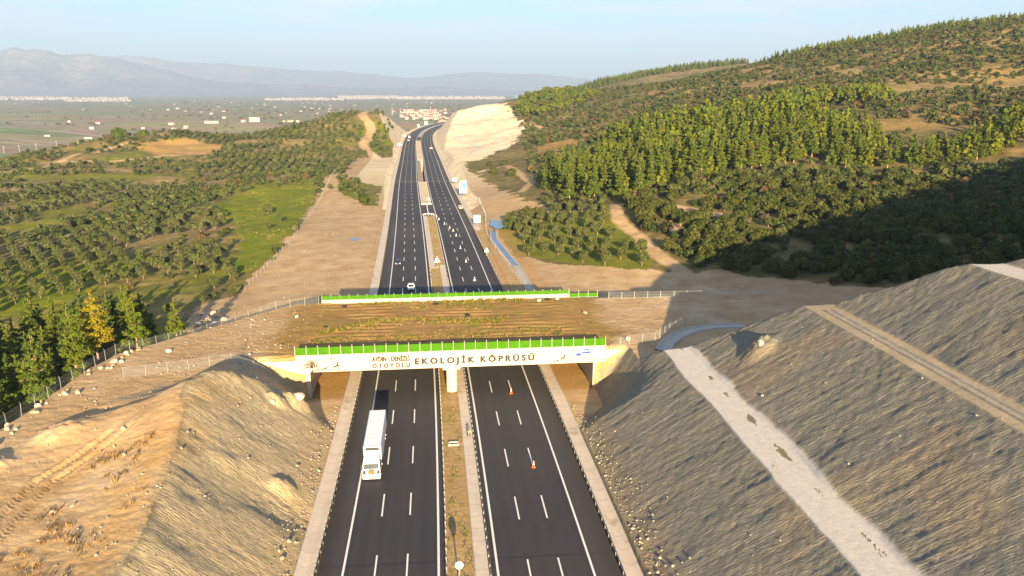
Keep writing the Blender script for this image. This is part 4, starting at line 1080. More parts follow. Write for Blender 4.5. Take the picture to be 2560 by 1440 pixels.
# ------------------------------------------------------------------ vehicles (nose towards -y in their own space)
def wheels(root, xs, ys, r, w, z0=0.0):
    first = None
    for y in ys:
        for x in xs:
            if first is None:
                t_ = MB().disc((0, 0, 0), (1, 0, 0), r, w, 18).build('wheel', M['black'], root)
                h_ = MB().disc((0, 0, 0), (1, 0, 0), r * .55, w + .03, 12).build('rim', M['chrome'], t_)
                first = t_; o = t_
            else: o = copy_tree(first, root)
            o.location = (x, y, r + z0)
def truck():
    x, y, z = road_pt(104.3, -12.75)
    root = empty('articulated_lorry', (x, y, z + .01), -math.atan(float(road_x(104, True))) * 1.0, 'white articulated lorry driving towards the viewer on the left carriageway', 'lorry')
    # trailer
    box = MB().box(-1.28, 1.28, 2.85, 16.4, 1.15, 4.0).build('trailer_box', M['white'], root, bevel=.04)
    m_ = MB(); m_.box(-1.29, 1.29, 2.82, 2.95, 3.9, 4.02).box(-1.29, -1.22, 2.85, 16.4, 3.95, 4.025).box(1.22, 1.29, 2.85, 16.4, 3.95, 4.025); m_.build('roof_rail', M['chrome'], box)
    m_ = MB()
    for k in range(1, 9): m_.box(-1.24, 1.24, 2.85 + k * 1.5, 2.88 + k * 1.5, 4.001, 4.012)
    m_.build('roof_seam', M['steel'], box)
    ru = MB().box(-1.05, 1.05, 2.4, 2.84, 2.3, 3.85, (.1, .1, .12, 0)).build('cooling_unit', M['dark'], box, bevel=.05)
    m_ = MB()
    for k in range(8):
        if k != 3: m_.box(-.62 + k * .16, -.52 + k * .16, 2.385, 2.46, 3.44, 3.6)
    m_.build('unit_lettering', M['white'], ru)
    MB().box(-1.2, 1.2, 4.6, 16.2, .95, 1.14).build('chassis', M['dark'], root)
    MB().box(-1.27, -1.22, 6.2, 11.6, .45, 1.05).box(1.22, 1.27, 6.2, 11.6, .45, 1.05).build('side_guard', M['steel'], root)
    # tractor cab
    cab = MB().loft([[(-1.24, 2.25, .75), (1.24, 2.25, .75), (1.24, .12, .75), (-1.24, .12, .75)],
                     [(-1.24, 2.25, 1.75), (1.24, 2.25, 1.75), (1.24, .08, 1.75), (-1.24, .08, 1.75)],
                     [(-1.22, 2.25, 2.75), (1.22, 2.25, 2.75), (1.12, .45, 2.75), (-1.12, .45, 2.75)],
                     [(-1.16, 2.25, 3.1), (1.16, 2.25, 3.1), (1.02, .75, 3.1), (-1.02, .75, 3.1)],
                     [(-1.05, 2.25, 3.72), (1.05, 2.25, 3.72), (.8, 1.35, 3.68), (-.8, 1.35, 3.68)]]).build('cab', M['white'], root, bevel=.05)
    MB().loft([[(-1.1, .03, 1.82), (1.1, .03, 1.82), (1.1, .09, 1.82), (-1.1, .09, 1.82)], [(-1.02, .34, 2.66), (1.02, .34, 2.66), (1.02, .42, 2.66), (-1.02, .42, 2.66)]]).build('windscreen', M['glass'], cab)
    for s in (-1, 1):
        MB().loft([[(s * 1.235, .3, 1.85), (s * 1.255, .3, 1.85), (s * 1.255, 1.35, 1.85), (s * 1.235, 1.35, 1.85)], [(s * 1.2, .55, 2.6), (s * 1.23, .55, 2.6), (s * 1.23, 1.35, 2.6), (s * 1.2, 1.35, 2.6)]]).build('side_window', M['glass'], cab)
        mi = MB().box(s * 1.36 - .12, s * 1.36 + .12, .0, .16, 1.75, 2.45).build('mirror', M['dark'], root, bevel=.03)
        MB().bar((s * 1.2, .2, 2.5), (s * 1.4, .08, 2.4), .05).build('mirror_arm', M['dark'], mi)
        hl = MB().loft([[(s * .72, -.06, .72), (s * 1.2, .0, .72), (s * 1.2, .1, .72), (s * .72, .1, .72)], [(s * .82, -.03, 1.02), (s * 1.22, .02, 1.08), (s * 1.22, .1, 1.08), (s * .82, .1, 1.02)]]).build('headlight', M['lamp'], root)
        MB().box(s * .98 - .22, s * .98 + .22, -.02, .1, 1.05, 1.6, (.05, .05, 0, 0)).build('corner_vent', M['dark'], root)
        MB().tube([(s * .85, 2.0, .62), (s * .85, 4.2, .62)], .34, 12).build('fuel_tank', M['chrome'], root)
        MB().box(s * 1.16 - .03, s * 1.16 + .03, 2.2, 2.8, 1.1, 3.6).build('air_deflector', M['white'], root)
    MB().loft([[(-.98, -.12, 2.72), (.98, -.12, 2.72), (1.0, .3, 2.8), (-1.0, .3, 2.8)], [(-.98, -.1, 2.8), (.98, -.1, 2.8), (1.0, .4, 2.88), (-1.0, .4, 2.88)]]).build('sun_visor', M['white'], cab)
    MB().box(-.42, .42, 1.02, 1.12, 3.14, 3.34).build('roof_board', M['amber'], cab)
    MB().tube([(-.95, .62, 3.12), (.95, .62, 3.12)], .05, 8).build('light_bar', M['chrome'], cab)
    gr = MB().box(-.5, .5, -.03, .1, 1.02, 1.62, (.06, .06, 0, 0)).build('grille', M['dark'], root, bevel=.02)
    m_ = MB()
    for k in range(4): m_.box(-.46, .46, -.05, -.03, 1.1 + k * .13, 1.16 + k * .13)
    m_.build('grille_bar', M['amber'], gr)
    MB().box(-.34, .34, -.02, .08, 1.66, 1.78).build('cab_badge_strip', M['chrome'], root)
    bp = MB().loft([[(-1.2, -.05, .3), (1.2, -.05, .3), (1.24, .8, .3), (-1.24, .8, .3)], [(-1.24, -.14, .52), (1.24, -.14, .52), (1.25, .8, .52), (-1.25, .8, .52)], [(-1.24, -.08, .76), (1.24, -.08, .76), (1.25, .8, .76), (-1.25, .8, .76)]]).build('bumper', M['white'], root)
    MB().box(-.45, .45, -.16, -.1, .42, .56).build('lower_grille', M['dark'], bp)
    wheels(root, (-1.08, 1.08), (1.25, 4.3, 11.9, 13.2, 14.5), .5, .32)
    return root
truck()
def car(label, t, s, paint_, rz=0, name='car', scale=1.0, facing=1):
    x, y, z = road_pt(t, s)
    root = empty(name, (x, y, z + .01), rz - math.atan(float(road_x(t, True))) + (0 if facing == 1 else math.pi), label, 'car')
    B = M[paint_]
    def ring(yy, w, z0, z1, c=.12): return [(-w + c, yy, z0), (w - c, yy, z0), (w, yy, z0 + .2), (w, yy, z1 - c), (w - c, yy, z1), (-w + c, yy, z1), (-w, yy, z1 - c), (-w, yy, z0 + .2)]
    body = MB().loft([ring(-2.2, .72, .32, .66), ring(-2.05, .86, .22, .78), ring(-1.2, .91, .2, .93), ring(-.8, .92, .2, .98), ring(1.2, .92, .2, 1.0), ring(2.0, .88, .22, .96), ring(2.2, .76, .35, .85)]).build('body', B, root, smooth=False)
    cab = MB().loft([[(-.82, -.95, .96), (.82, -.95, .96), (.84, 1.75, .98), (-.84, 1.75, .98)], [(-.72, -.25, 1.4), (.72, -.25, 1.4), (.72, 1.25, 1.42), (-.72, 1.25, 1.42)]]).build('cabin_glass', M['glass'], root)
    MB().loft([[(-.73, -.32, 1.385), (.73, -.32, 1.385), (.73, 1.3, 1.4), (-.73, 1.3, 1.4)], [(-.66, -.1, 1.48), (.66, -.1, 1.48), (.66, 1.1, 1.49), (-.66, 1.1, 1.49)]]).build('roof_panel', B, root)
    m_ = MB()
    for sx in (-1, 1):
        m_.bar((sx * .83, -.93, .98), (sx * .72, -.28, 1.4), .07); m_.bar((sx * .83, .45, .98), (sx * .73, .45, 1.4), .07); m_.bar((sx * .84, 1.72, .98), (sx * .73, 1.26, 1.42), .09)
    m_.build('window_pillar', B, root)
    for sx in (-1, 1):
        MB().box(sx * .62 - .17, sx * .62 + .17, -2.2, -2.02, .58, .76).build('headlight', M['lamp'], root)
        MB().box(sx * .98 - .1, sx * .98 + .1, -.72, -.58, .95, 1.1).build('mirror', B, root)
        MB().box(sx * .62 - .16, sx * .62 + .16, 2.1, 2.21, .66, .84).build('tail_light', M['red'], root)
    MB().box(-.4, .4, -2.24, -2.12, .36, .58).build('grille', M['dark'], root)
    wheels(root, (-.8, .8), (-1.35, 1.35), .32, .22)
    root.scale = (scale,) * 3
    return root
car('white car leaving the shade behind the bridge on the left carriageway', 219.6, -8.35, 'white', scale=1.02)
car('dark blue car behind the white one on the left carriageway', 254.8, -12.6, 'navy')
car('cream car parked on the right shoulder before the turquoise board', 383.5, 16.2, 'cream', facing=-1, scale=1.05)
car('white car far along the right carriageway, before the bend', 835, 12.9, 'white', facing=-1, scale=1.25)
car('white car following the dark lorry on the far left carriageway', 990, -12.3, 'white', scale=1.1)
def van(label, t, s, paint_):
    x, y, z = road_pt(t, s)
    root = empty('box_lorry', (x, y, z + .01), -math.atan(float(road_x(t, True))), label, 'lorry')
    MB().box(-1.25, 1.25, 2.2, 9.5, .9, 3.6).build('cargo_box', M[paint_], root, bevel=.05)
    c = MB().loft([[(-1.2, 0, .5), (1.2, 0, .5), (1.2, 2.1, .5), (-1.2, 2.1, .5)], [(-1.2, 0, 1.5), (1.2, 0, 1.5), (1.2, 2.1, 1.5), (-1.2, 2.1, 1.5)], [(-1.1, .35, 2.7), (1.1, .35, 2.7), (1.1, 2.1, 2.7), (-1.1, 2.1, 2.7)]]).build('cab', M['white'], root)
    MB().loft([[(-1.05, -.03, 1.5), (1.05, -.03, 1.5), (1.05, .05, 1.5), (-1.05, .05, 1.5)], [(-.98, .24, 2.4), (.98, .24, 2.4), (.98, .34, 2.4), (-.98, .34, 2.4)]]).build('windscreen', M['glass'], c)
    wheels(root, (-1.05, 1.05), (1.1, 7.6), .5, .3)
    return root
van('dark lorry at the start of the far bend on the left carriageway', 1052, -12.6, 'navy')

# ------------------------------------------------------------------ person working in the median
def skinned(name, chains, mat, parent, sub=1):
    """joints and radii -> one smooth surface"""
    me = bpy.data.meshes.new(name); V = []; E = []; Rd = []; idx = {}
    for ch in chains:
        last = None
        for p, r in ch:
            k = tuple(round(c, 3) for c in p)
            if k not in idx: idx[k] = len(V); V.append(p); Rd.append(r)
            if last is not None and last != idx[k]: E.append((last, idx[k]))
            last = idx[k]
    me.from_pydata(V, E, []); o = bpy.data.objects.new(name, me); COL.objects.link(o)
    md = o.modifiers.new('skin', 'SKIN'); sb = o.modifiers.new('sub', 'SUBSURF'); sb.levels = sb.render_levels = sub
    for i, r in enumerate(Rd):
        sv = me.skin_vertices[0].data[i]; sv.radius = (r, r); sv.use_root = (i == 0)
    dg = bpy.context.evaluated_depsgraph_get(); dg.update()
    m2 = bpy.data.meshes.new_from_object(o.evaluated_get(dg)); bpy.data.objects.remove(o)
    for p_ in m2.polygons: p_.use_smooth = True
    return link_mesh(name, m2, mat, parent)
def person():
    x, y, z = road_pt(118.0, 1.75)
    root = empty('person', (x, y, z - .2), .5, 'person in a lime vest and dark trousers bending forward in the median', 'person')
    pelvis = (0, 0, .92); chest = (0, -.3, 1.22); neck = (0, -.42, 1.36); head = (0, -.52, 1.5)
    ch = [[(pelvis, .13), ((0, -.15, 1.07), .13), (chest, .16), (neck, .06), ((0, -.47, 1.43), .085), (head, .1), ((0, -.55, 1.58), .07)]]
    for s in (-1, 1):
        ch.append([(pelvis, .13), ((s * .1, .02, .85), .1), ((s * .14, -.12 * s - .02, .47), .068), ((s * .15, .05 - .14 * s, .1), .048), ((s * .16, -.1 - .14 * s, .05), .04)])
        ch.append([(chest, .16), ((s * .19, -.34, 1.26), .07), ((s * .27, -.5, 1.0), .05), ((s * .22, -.68, .8), .038), ((s * .2, -.73, .72), .034)])
        for k in range(5):
            ch.append([((s * .2, -.73, .72), .034), ((s * (.185 + .012 * k), -.75 - .006 * k, .67), .011), ((s * (.185 + .012 * k), -.745, .635 + .006 * abs(k - 2)), .009)])
    skinned('body', ch, M['skin'], root)
    v = [[((0, .02, .86), .15), ((0, -.15, 1.07), .165), ((0, -.3, 1.22), .19), ((0, -.39, 1.32), .1)]]
    for s in (-1, 1): v.append([((0, -.3, 1.22), .19), ((s * .19, -.34, 1.26), .09), ((s * .26, -.48, 1.04), .066)])
    skinned('vest', v, M['hivis'], root)
    tr = []
    for s in (-1, 1): tr.append([((0, .03, .92), .15), ((s * .1, .02, .85), .12), ((s * .14, -.12 * s - .02, .47), .085), ((s * .15, .05 - .14 * s, .12), .07)])
    skinned('trousers', tr, M['cloth'], root)
    skinned('hair', [[((0, -.5, 1.56), .09), ((0, -.47, 1.52), .085)]], M['black'], root)
    for s in (-1, 1): MB().box(s * .155 - .05, s * .155 + .05, -.2 - .14 * s, .1 - .14 * s, 0, .1, (.01, .01, .08, .02)).build('shoe', M['black'], root)
person()
# concrete inlet box in the median
x, y, z = road_pt(115.4, -.75)
root = empty('drain_inlet', (x, y, z), .1, 'pale concrete drain inlet box with a dark opening in the median', 'drain')
MB().box(-.85, .85, -.6, -.4, -.6, .22).box(-.85, .85, .4, .6, -.6, .22).box(-.85, -.62, -.4, .4, -.6, .22).box(.62, .85, -.4, .4, -.6, .22).build('rim_frame', M['white_wall'], root)
MB().box(-.62, .62, -.4, .4, -.6, -.1).build('opening', M['dark'], root)
x, y, z = road_pt(213, -.2)
root = empty('drain_inlet', (x, y, z), .1, 'grey concrete drain inlet in the shaded median behind the bridge', 'drain')
MB().box(-1.1, 1.1, -.6, .6, -.4, .2).build('rim_frame', M['concrete'], root, bevel=.04)
MB().box(-.8, .8, -.35, .35, .19, .215).build('grate', M['dark'], root)

# ------------------------------------------------------------------ old tyres and stones on the soil
def tyre(label, u, v, tilt=0):
    p = on_bridge(u, v, 8.2)
    o = empty('old_tyre', p, u, label, 'tyre', 'old tyres lying on the bridge soil')
    m_ = MB(); n = 20
    vs = []; fs = []
    for i in range(n):
        a = 2 * math.pi * i / n
        for j in range(8):
            b = 2 * math.pi * j / 8; r = .42 + .17 * math.cos(b)
            vs.append((r * math.cos(a), r * math.sin(a), .13 * math.sin(b)))
    fs = [(i * 8 + j, ((i + 1) % n) * 8 + j, ((i + 1) % n) * 8 + (j + 1) % 8, i * 8 + (j + 1) % 8) for i in range(n) for j in range(8)]
    m_.add(vs, fs); m_.build('rubber_ring', M['black'], o, smooth=True); o.rotation_euler[0] = tilt
tyre('old tyre near the left rear corner of the bridge soil', 5.5, 33.2); tyre('old tyre left of the planted rows, the largest looking one', 3.2, 17.8, .15); tyre('old tyre at mid rear of the bridge soil', 25.5, 33.2)
tyre('old tyre in the middle of the bridge soil right of the planted rows', 32.0, 23.4, .1); tyre('old tyre by the white stone at the right rear', 50.7, 34.4, .2); tyre('old tyre in the shade of the front screen, right end', 50.6, 3.9)
ROCKS = []
def rock_mesh(seed):
    rr = random.Random(seed); bm = bmesh.new(); bmesh.ops.create_icosphere(bm, subdivisions=2, radius=.5)
    pl = [(Vector((rr.gauss(0, 1), rr.gauss(0, 1), rr.gauss(0, 1))).normalized(), rr.uniform(.28, .45)) for _ in range(9)]
    for v in bm.verts:
        for n_, d_ in pl:
            q = v.co.dot(n_) - d_
            if q > 0: v.co -= n_ * q
        v.co *= 1 + rr.uniform(-.06, .06)
    me = bpy.data.meshes.new('boulder'); bm.to_mesh(me); bm.free(); return me
RM = [rock_mesh(s) for s in range(6)]
for i, r in enumerate(RM): r.materials.append(M['rock'] if i % 3 else M['tan_rock'])
def boulder(label, x, y, z, size, group, k=0):
    o = bpy.data.objects.new('boulder', RM[k % 6]); COL.objects.link(o)
    rr = random.Random(int(x * 91 + y * 37)); o.location = (x, y, z + .12 * size); o.rotation_euler = (rr.uniform(-.4, .4), rr.uniform(-.4, .4), rr.uniform(0, 6))
    o.scale = (size * rr.uniform(.8, 1.25), size * rr.uniform(.7, 1.1), size * rr.uniform(.55, .85))
    return tag(o, label, 'boulder', group)
for (u, v, s, lab) in [(52.9, 34.6, 1.0, 'round white stone beside the tyre at the right rear of the bridge'), (48.6, 33.4, 1.1, 'pinkish stone left of the tyre at the right rear'), (-3.6, 26, 1.0, 'pale double stone left of the planted rows'), (-12.4, 24.5, .7, 'single pale stone on the left part of the plateau'),
                       (57, 22.5, .9, 'brown stone at the right edge of the bridge soil'), (-3.5, 6.5, .8, 'pale stone near the left end of the front screen'), (53, 3.6, 1.1, 'grey slab in the shade of the front screen'), (61.6, 3.8, 1.3, 'flat white stone by the right hand wire fence')]:
    p = on_bridge(u, v, 0); boulder(lab, p.x, p.y, (8.1 if -5 < u < 60 else gz(p.x, p.y)), s, 'loose stones on the bridge and plateau', int(u * 7))
rr = random.Random(12)
for i in range(56):                                             # rock heap down the gully left of the plateau
    f = rr.random(); x = -56 - 27 * f + rr.gauss(0, 2.5); y = 172 + 30 * f + rr.gauss(0, 4)
    boulder('pale boulder in the rock heap spilling into the gully left of the plateau', x, y, gz(x, y), rr.uniform(.7, 2.3) if i > 3 else 3.2, 'boulders spilled into the left gully', i)
for i in range(46):
    f = rr.random(); y = 80 + 60 * f; x = -70.5 + rr.gauss(0, .9) + (1.5 if f > .8 else 0)
    boulder('pale stone in the row along the left plateau rim', x, y, gz(x, y), rr.uniform(.35, 1.3), 'stones along the left plateau rim', i)
for (x, y, s, lab) in [(-69.3, 86, 2.0, 'big white boulder at the left edge of the shelf'), (-68.4, 83.5, 1.8, 'pale yellow boulder beside the big white one'), (-51.5, 80, .9, 'yellow stone on the left shelf, the left of two'), (-49.7, 81.2, .8, 'yellow stone on the left shelf, the right of two'),
                       (-35.2, 121.8, 2.2, 'large yellowish rock block on the slope below the left abutment'), (-37.6, 116.6, 1.3, 'small tan rock on the left slope'), (-62.6, 137.5, 1.4, 'pale rock on the left plateau near the rim fence'), (38.0, 115.4, 1.6, 'yellowish rock outcrop in the middle of the right cutting')]:
    boulder(lab, x, y, gz(x, y) - .1, s, 'single rocks on the near slopes', int(y))
# loose rubble, uncountable
def rubble():
    M['slope_stone'] = simple('slope_stone', (.30, .265, .20), .95, .3, .8)
    rr = np.random.default_rng(3); X = []; Y = []
    def band(n, f): 
        a, b = f(n); X.append(a); Y.append(b)
    def toe(n, sg):
        t = rr.uniform(62, 132, n); s = sg * (20.4 + np.abs(rr.normal(0, 1.6, n))); return road_x(t) + s, t
    band(420, lambda n: toe(n, 1)); band(320, lambda n: toe(n, -1))
    band(260, lambda n: (rr.uniform(-71, -40, n), rr.uniform(62, 130, n)))
    band(300, lambda n: (rr.uniform(-40, 18, n) * 0 + rr.uniform(-62, -40, n), rr.uniform(125, 165, n)))
    band(600, lambda n: (-56 - 30 * (q := rr.random(n)) + rr.normal(0, 4, n), 170 + 34 * q + rr.normal(0, 6, n)))
    band(500, lambda n: (rr.uniform(-75, -35, n), rr.uniform(205, 330, n)))
    band(60, lambda n: (rr.uniform(12, 62, n), rr.uniform(60, 128, n))); band(120, lambda n: (rr.uniform(-44, -24, n), rr.uniform(60, 122, n)))
    X = np.concatenate(X); Y = np.concatenate(Y); Zz = gzs(X, Y); n = len(X)
    base = np.array([(1, 0, 0), (-1, 0, 0), (0, 1, 0), (0, -1, 0), (0, 0, 1), (0, 0, -1.)]); F = np.array([(0, 2, 4), (2, 1, 4), (1, 3, 4), (3, 0, 4), (2, 0, 5), (1, 2, 5), (3, 1, 5), (0, 3, 5)])
    sz = rr.gamma(2.0, .045, n)[:, None, None] + .05
    V = base[None] * (.7 + .6 * rr.random((n, 6, 1))) * sz * np.array([1.1, .9, .7])
    a = rr.uniform(0, 6.28, n); c, s = np.cos(a)[:, None], np.sin(a)[:, None]
    V = np.stack([V[..., 0] * c - V[..., 1] * s, V[..., 0] * s + V[..., 1] * c, V[..., 2]], -1) + np.stack([X, Y, Zz + .04], 1)[:, None]
    me = np_mesh('rubble', V.reshape(-1, 3), (F[None] + np.arange(n)[:, None, None] * 6).reshape(-1, 3))
    o = link_mesh('rubble', me, M['slope_stone']); tag(o, 'loose small stones scattered over slopes and shelves', None, None, 'stuff')
rubble()
# ------------------------------------------------------------------ trees
def leaf_cloud(rng, blobs, n, size, inner=.55, flat=0.0, aspect=1.0):
    """n leaf sprays spread through soft-edged clumps; returns quad corners (n,4,3)"""
    B = np.array(blobs, float); w = (B[:, 3] * B[:, 4] * B[:, 5]) ** (2 / 3.); k = rng.choice(len(B), n, p=w / w.sum()); b = B[k]
    d = rng.normal(size=(n, 3)); d /= np.linalg.norm(d, axis=1)[:, None]
    r = inner + (1.04 - inner) * rng.random(n) ** .6
    p = b[:, :3] + d * b[:, 3:6] * r[:, None]
    nm = d + rng.normal(size=(n, 3)) * .55 + np.array([0, 0, flat]); nm /= np.linalg.norm(nm, axis=1)[:, None]
    h = rng.normal(size=(n, 3)); t = np.cross(nm, h); t /= np.linalg.norm(t, axis=1)[:, None]; u = np.cross(nm, t)
    s = (size * (.65 + .7 * rng.random(n)))[:, None]
    t = t * s * .5 * aspect; u = u * s * .5 / aspect
    return np.stack([p - t - u * .5, p + t * .3 - u, p + t + u * .5, p - t * .3 + u], 1)
def olive_blobs(rng, R, H, z0):
    bl = []
    for i in range(rng.integers(6, 9)):
        a = rng.uniform(0, 6.28); r = R * rng.uniform(.25, .62)
        bl.append((r * math.cos(a), r * math.sin(a), z0 + (H - z0) * rng.uniform(.3, .72), R * rng.uniform(.34, .5), R * rng.uniform(.34, .5), (H - z0) * rng.uniform(.22, .34)))
    bl.append((0, 0, z0 + (H - z0) * .6, R * .6, R * .6, (H - z0) * .38)); return bl
def pine_blobs(rng, R, H, z0):
    bl = []; lev = 7
    for i in range(lev):
        f = i / (lev - 1); z = z0 + (H - z0) * (f * .93)
        L = R * (1 - f ** 1.25) * rng.uniform(.75, 1.1) + .12 * R; nb = max(1, int(6 * (1 - f * .75)))
        a0 = rng.uniform(0, 6.28)
        for k in range(nb):
            if f < .5 and rng.random() < .16: continue
            a = a0 + 6.283 * k / nb + rng.normal() * .25; l = L * rng.uniform(.55, .95); s = R * (.35 - .2 * f) * rng.uniform(.8, 1.2)
            bl.append((l * math.cos(a) * .75, l * math.sin(a) * .75, z + .06 * H * rng.uniform(-.5, .8), s * 1.15, s * 1.15, s * .62))
        if f > .3: bl.append((0, 0, z, R * .28 * (1.2 - f), R * .28 * (1.2 - f), (H - z0) / lev * .8))
    return bl
def umbrella_blobs(rng, R, H, z0):
    bl = []
    for i in range(13):
        a = rng.uniform(0, 6.28); q = math.sqrt(rng.random()) * .72; zf = .52 + .36 * math.sqrt(max(0, 1 - q * q))
        bl.append((R * q * math.cos(a), R * q * math.sin(a), z0 + (H - z0) * (zf * .9), R * .36, R * .36, (H - z0) * .24))
    bl.append((0, 0, z0 + (H - z0) * .45, R * .75, R * .75, (H - z0) * .35)); return bl
def shrub_blobs(rng, R, H, z0):
    bl = []
    for i in range(rng.integers(4, 7)):
        a = rng.uniform(0, 6.28); r = R * rng.uniform(.1, .6)
        bl.append((r * math.cos(a), r * math.sin(a), H * rng.uniform(.3, .6), R * rng.uniform(.35, .55), R * rng.uniform(.35, .55), H * rng.uniform(.28, .42)))
    bl.append((0, 0, H * .45, R * .65, R * .65, H * .45)); return bl
def trunk_bm(rng, H, r0, bend, limbs, z0, spread):
    mb = MB(); n = 6; pts = []; rad = []
    bx, by = rng.normal(0, bend), rng.normal(0, bend)
    for i in range(n + 1):
        f = i / n; pts.append((bx * f * f + .04 * H * bend * math.sin(3 * f + bx * 9), by * f * f, -.5 + (H + .5) * f)); rad.append(r0 * (1 - .82 * f) * (1.35 if i == 0 else 1))
    mb.tube(pts, rad, 7)
    for k in range(limbs):
        f = rng.uniform(.35, .95); z = z0 + (H - z0) * f * .8; i = min(n - 1, max(0, int((z + .5) / (H + .5) * n))); p = pts[i]
        a = rng.uniform(0, 6.28); L = spread * rng.uniform(.5, .9) * (1.1 - .6 * f)
        q = (p[0] + L * math.cos(a), p[1] + L * math.sin(a), p[2] + L * rng.uniform(.15, .6)); mid = tuple((p[j] + q[j]) / 2 + (.08 * L if j == 2 else 0) for j in range(3))
        mb.tube([p, mid, q], [r0 * .4, r0 * .26, r0 * .1], 5)
    return mb
def quads_mesh(name, q):
    return np_mesh(name, q.reshape(-1, 3), np.arange(len(q) * 4).reshape(-1, 4))
def proto(kind, seed, leaf, mat, H=None):
    """one tree at unit scale (its natural size), as (root, crown, trunk)"""
    rng = np.random.default_rng(seed)
    if kind == 'olive': R, H, z0 = 2.15, H or 3.9, .9; bl = olive_blobs(rng, R, H, z0); n, s, inn = leaf, .42 * (900 / leaf) ** .5 * .95, .5; tr = trunk_bm(rng, H * .7, .2, .25, 5, .8, 1.5); bk = 'bark'
    elif kind == 'pine': R, H, z0 = (2.9 if (H or 0) < 12 else 3.6), H or 11., (2.2 if (H or 0) < 12 else 3.4); bl = pine_blobs(rng, R, H, z0); n, s, inn = leaf, .55 * (1400 / leaf) ** .5, .35; tr = trunk_bm(rng, H * .97, .19, .25, 12, 1.5, 2.4); bk = 'pine_bark'
    elif kind == 'umbrella': R, H, z0 = 4.2, H or 9., 2.5; bl = umbrella_blobs(rng, R, H, z0); n, s, inn = leaf, .6 * (1200 / leaf) ** .5, .5; tr = trunk_bm(rng, H * .8, .24, .3, 8, 3, 2.6); bk = 'pine_bark'
    else: R, H, z0 = 1.9, H or 2.6, 0; bl = shrub_blobs(rng, R, H, z0); n, s, inn = leaf, .42 * (600 / leaf) ** .5, .55; tr = trunk_bm(rng, H * .6, .1, .2, 5, .2, 1.2); bk = 'bark'
    q = leaf_cloud(rng, bl, n, s, inn, .25, 1.25 if kind in ('pine',) else 1.1)
    q[..., 2] = np.maximum(q[..., 2], .05)
    cm = quads_mesh('crown', q); cm.materials.append(M[mat])
    o = tr.build('trunk', M[bk], recalc=False); tm = o.data; bpy.data.objects.remove(o)
    return cm, tm
def plant(kind_name, meshes, x, y, z, sc, rz, label, cat, group, scz=1.0):
    root = empty(kind_name, (x, y, z), rz, label, cat, group); root.scale = (sc, sc, sc * scz)
    for nm, me in zip(('crown', 'trunk'), meshes):
        o = bpy.data.objects.new(nm, me); COL.objects.link(o); o.parent = root
    return root

# what the camera's side of the land shows: drop plants nobody could see
CP, SP = math.cos(R_(13.9545)), math.sin(R_(13.9545))
def visible(x, y, z, h, margin=.04):
    Z = y * CP - (z + h * .6 - 54) * SP; u = x / np.maximum(Z, 1); v = ((z + h * .6 - 54) * CP + y * SP) / np.maximum(Z, 1)
    ok = (Z > 5) & (np.abs(u) < 1280 / 1980 + margin) & (np.abs(v) < 720 / 1980 + margin)
    idx = np.nonzero(ok)[0]
    t = np.linspace(.25, .985, 56)
    X = x[idx, None] * t; Y = y[idx, None] * t; Zr = 54 + (z[idx, None] + h[idx, None] - 54) * t
    g = ground(X.ravel(), Y.ravel(), False)[0].reshape(X.shape)
    ok[idx] = ~(g > Zr).any(axis=1)
    return ok
RG = np.random.default_rng(77)
def jitter_grid(x0, x1, y0, y1, sx, sy, ang, jit):
    cx, cy = (x0 + x1) / 2, (y0 + y1) / 2; R = math.hypot(x1 - x0, y1 - y0) / 2
    a, b = np.meshgrid(np.arange(-R, R, sx), np.arange(-R, R, sy)); a = a + RG.normal(0, jit, a.shape); b = b + RG.normal(0, jit, b.shape)
    c, s = math.cos(ang), math.sin(ang); x = cx + a * c - b * s; y = cy + a * s + b * c
    k = (x > x0) & (x < x1) & (y > y0) & (y < y1); return x[k], y[k]
GROVE = [(-345, 519), (-200, 500), (-150.6, 408), (-128, 354), (-104, 285), (-92, 250), (-91, 218), (-105, 212), (-160, 216), (-215, 240)]
GROVE2 = [(-330, 745), (-255, 690), (-230, 560), (-160, 545), (-128, 600), (-128, 700), (-160, 740), (-172, 830), (-200, 930), (-290, 880), (-350, 830)]
PINEWOOD = [(13, 400), (22, 455), (55, 480), (62, 540), (84, 590), (118, 560), (150, 545), (178, 560), (195, 540), (190, 440), (182, 395), (150, 375), (128, 372), (98, 352), (72, 338), (48, 325), (26, 350)]
PINEROW = [(150, 372), (186, 372), (225, 392), (270, 440), (310, 480), (325, 450), (270, 385), (215, 362), (170, 352), (140, 356)]
UMBRELLA = [(178, 566), (200, 600), (270, 600), (262, 555), (190, 545)]
FARPINE = [(2, 930), (8, 1040), (40, 1160), (120, 1100), (90, 960), (40, 880)]
CLEAR = [(-332, 715), (-265, 690), (-262, 655), (-370, 640), (-390, 700)]
trees = []                                           # kind, x, y, scale, tint id
def put(kind, x, y, sc, area): trees.append((kind, np.asarray(x), np.asarray(y), np.asarray(sc), area))
def off_tracks(x, y):
    ok = np.ones(x.shape, bool)
    for ln, w in TRACKS: ok &= near_line(x, y, ln, w) > w + 1.2
    return ok & ~in_poly(x, y, BARE_L) & ~in_poly(x, y, BARE_R) & ~in_poly(x, y, CUT_R) & (np.abs(lateral(x, y)) > 30)
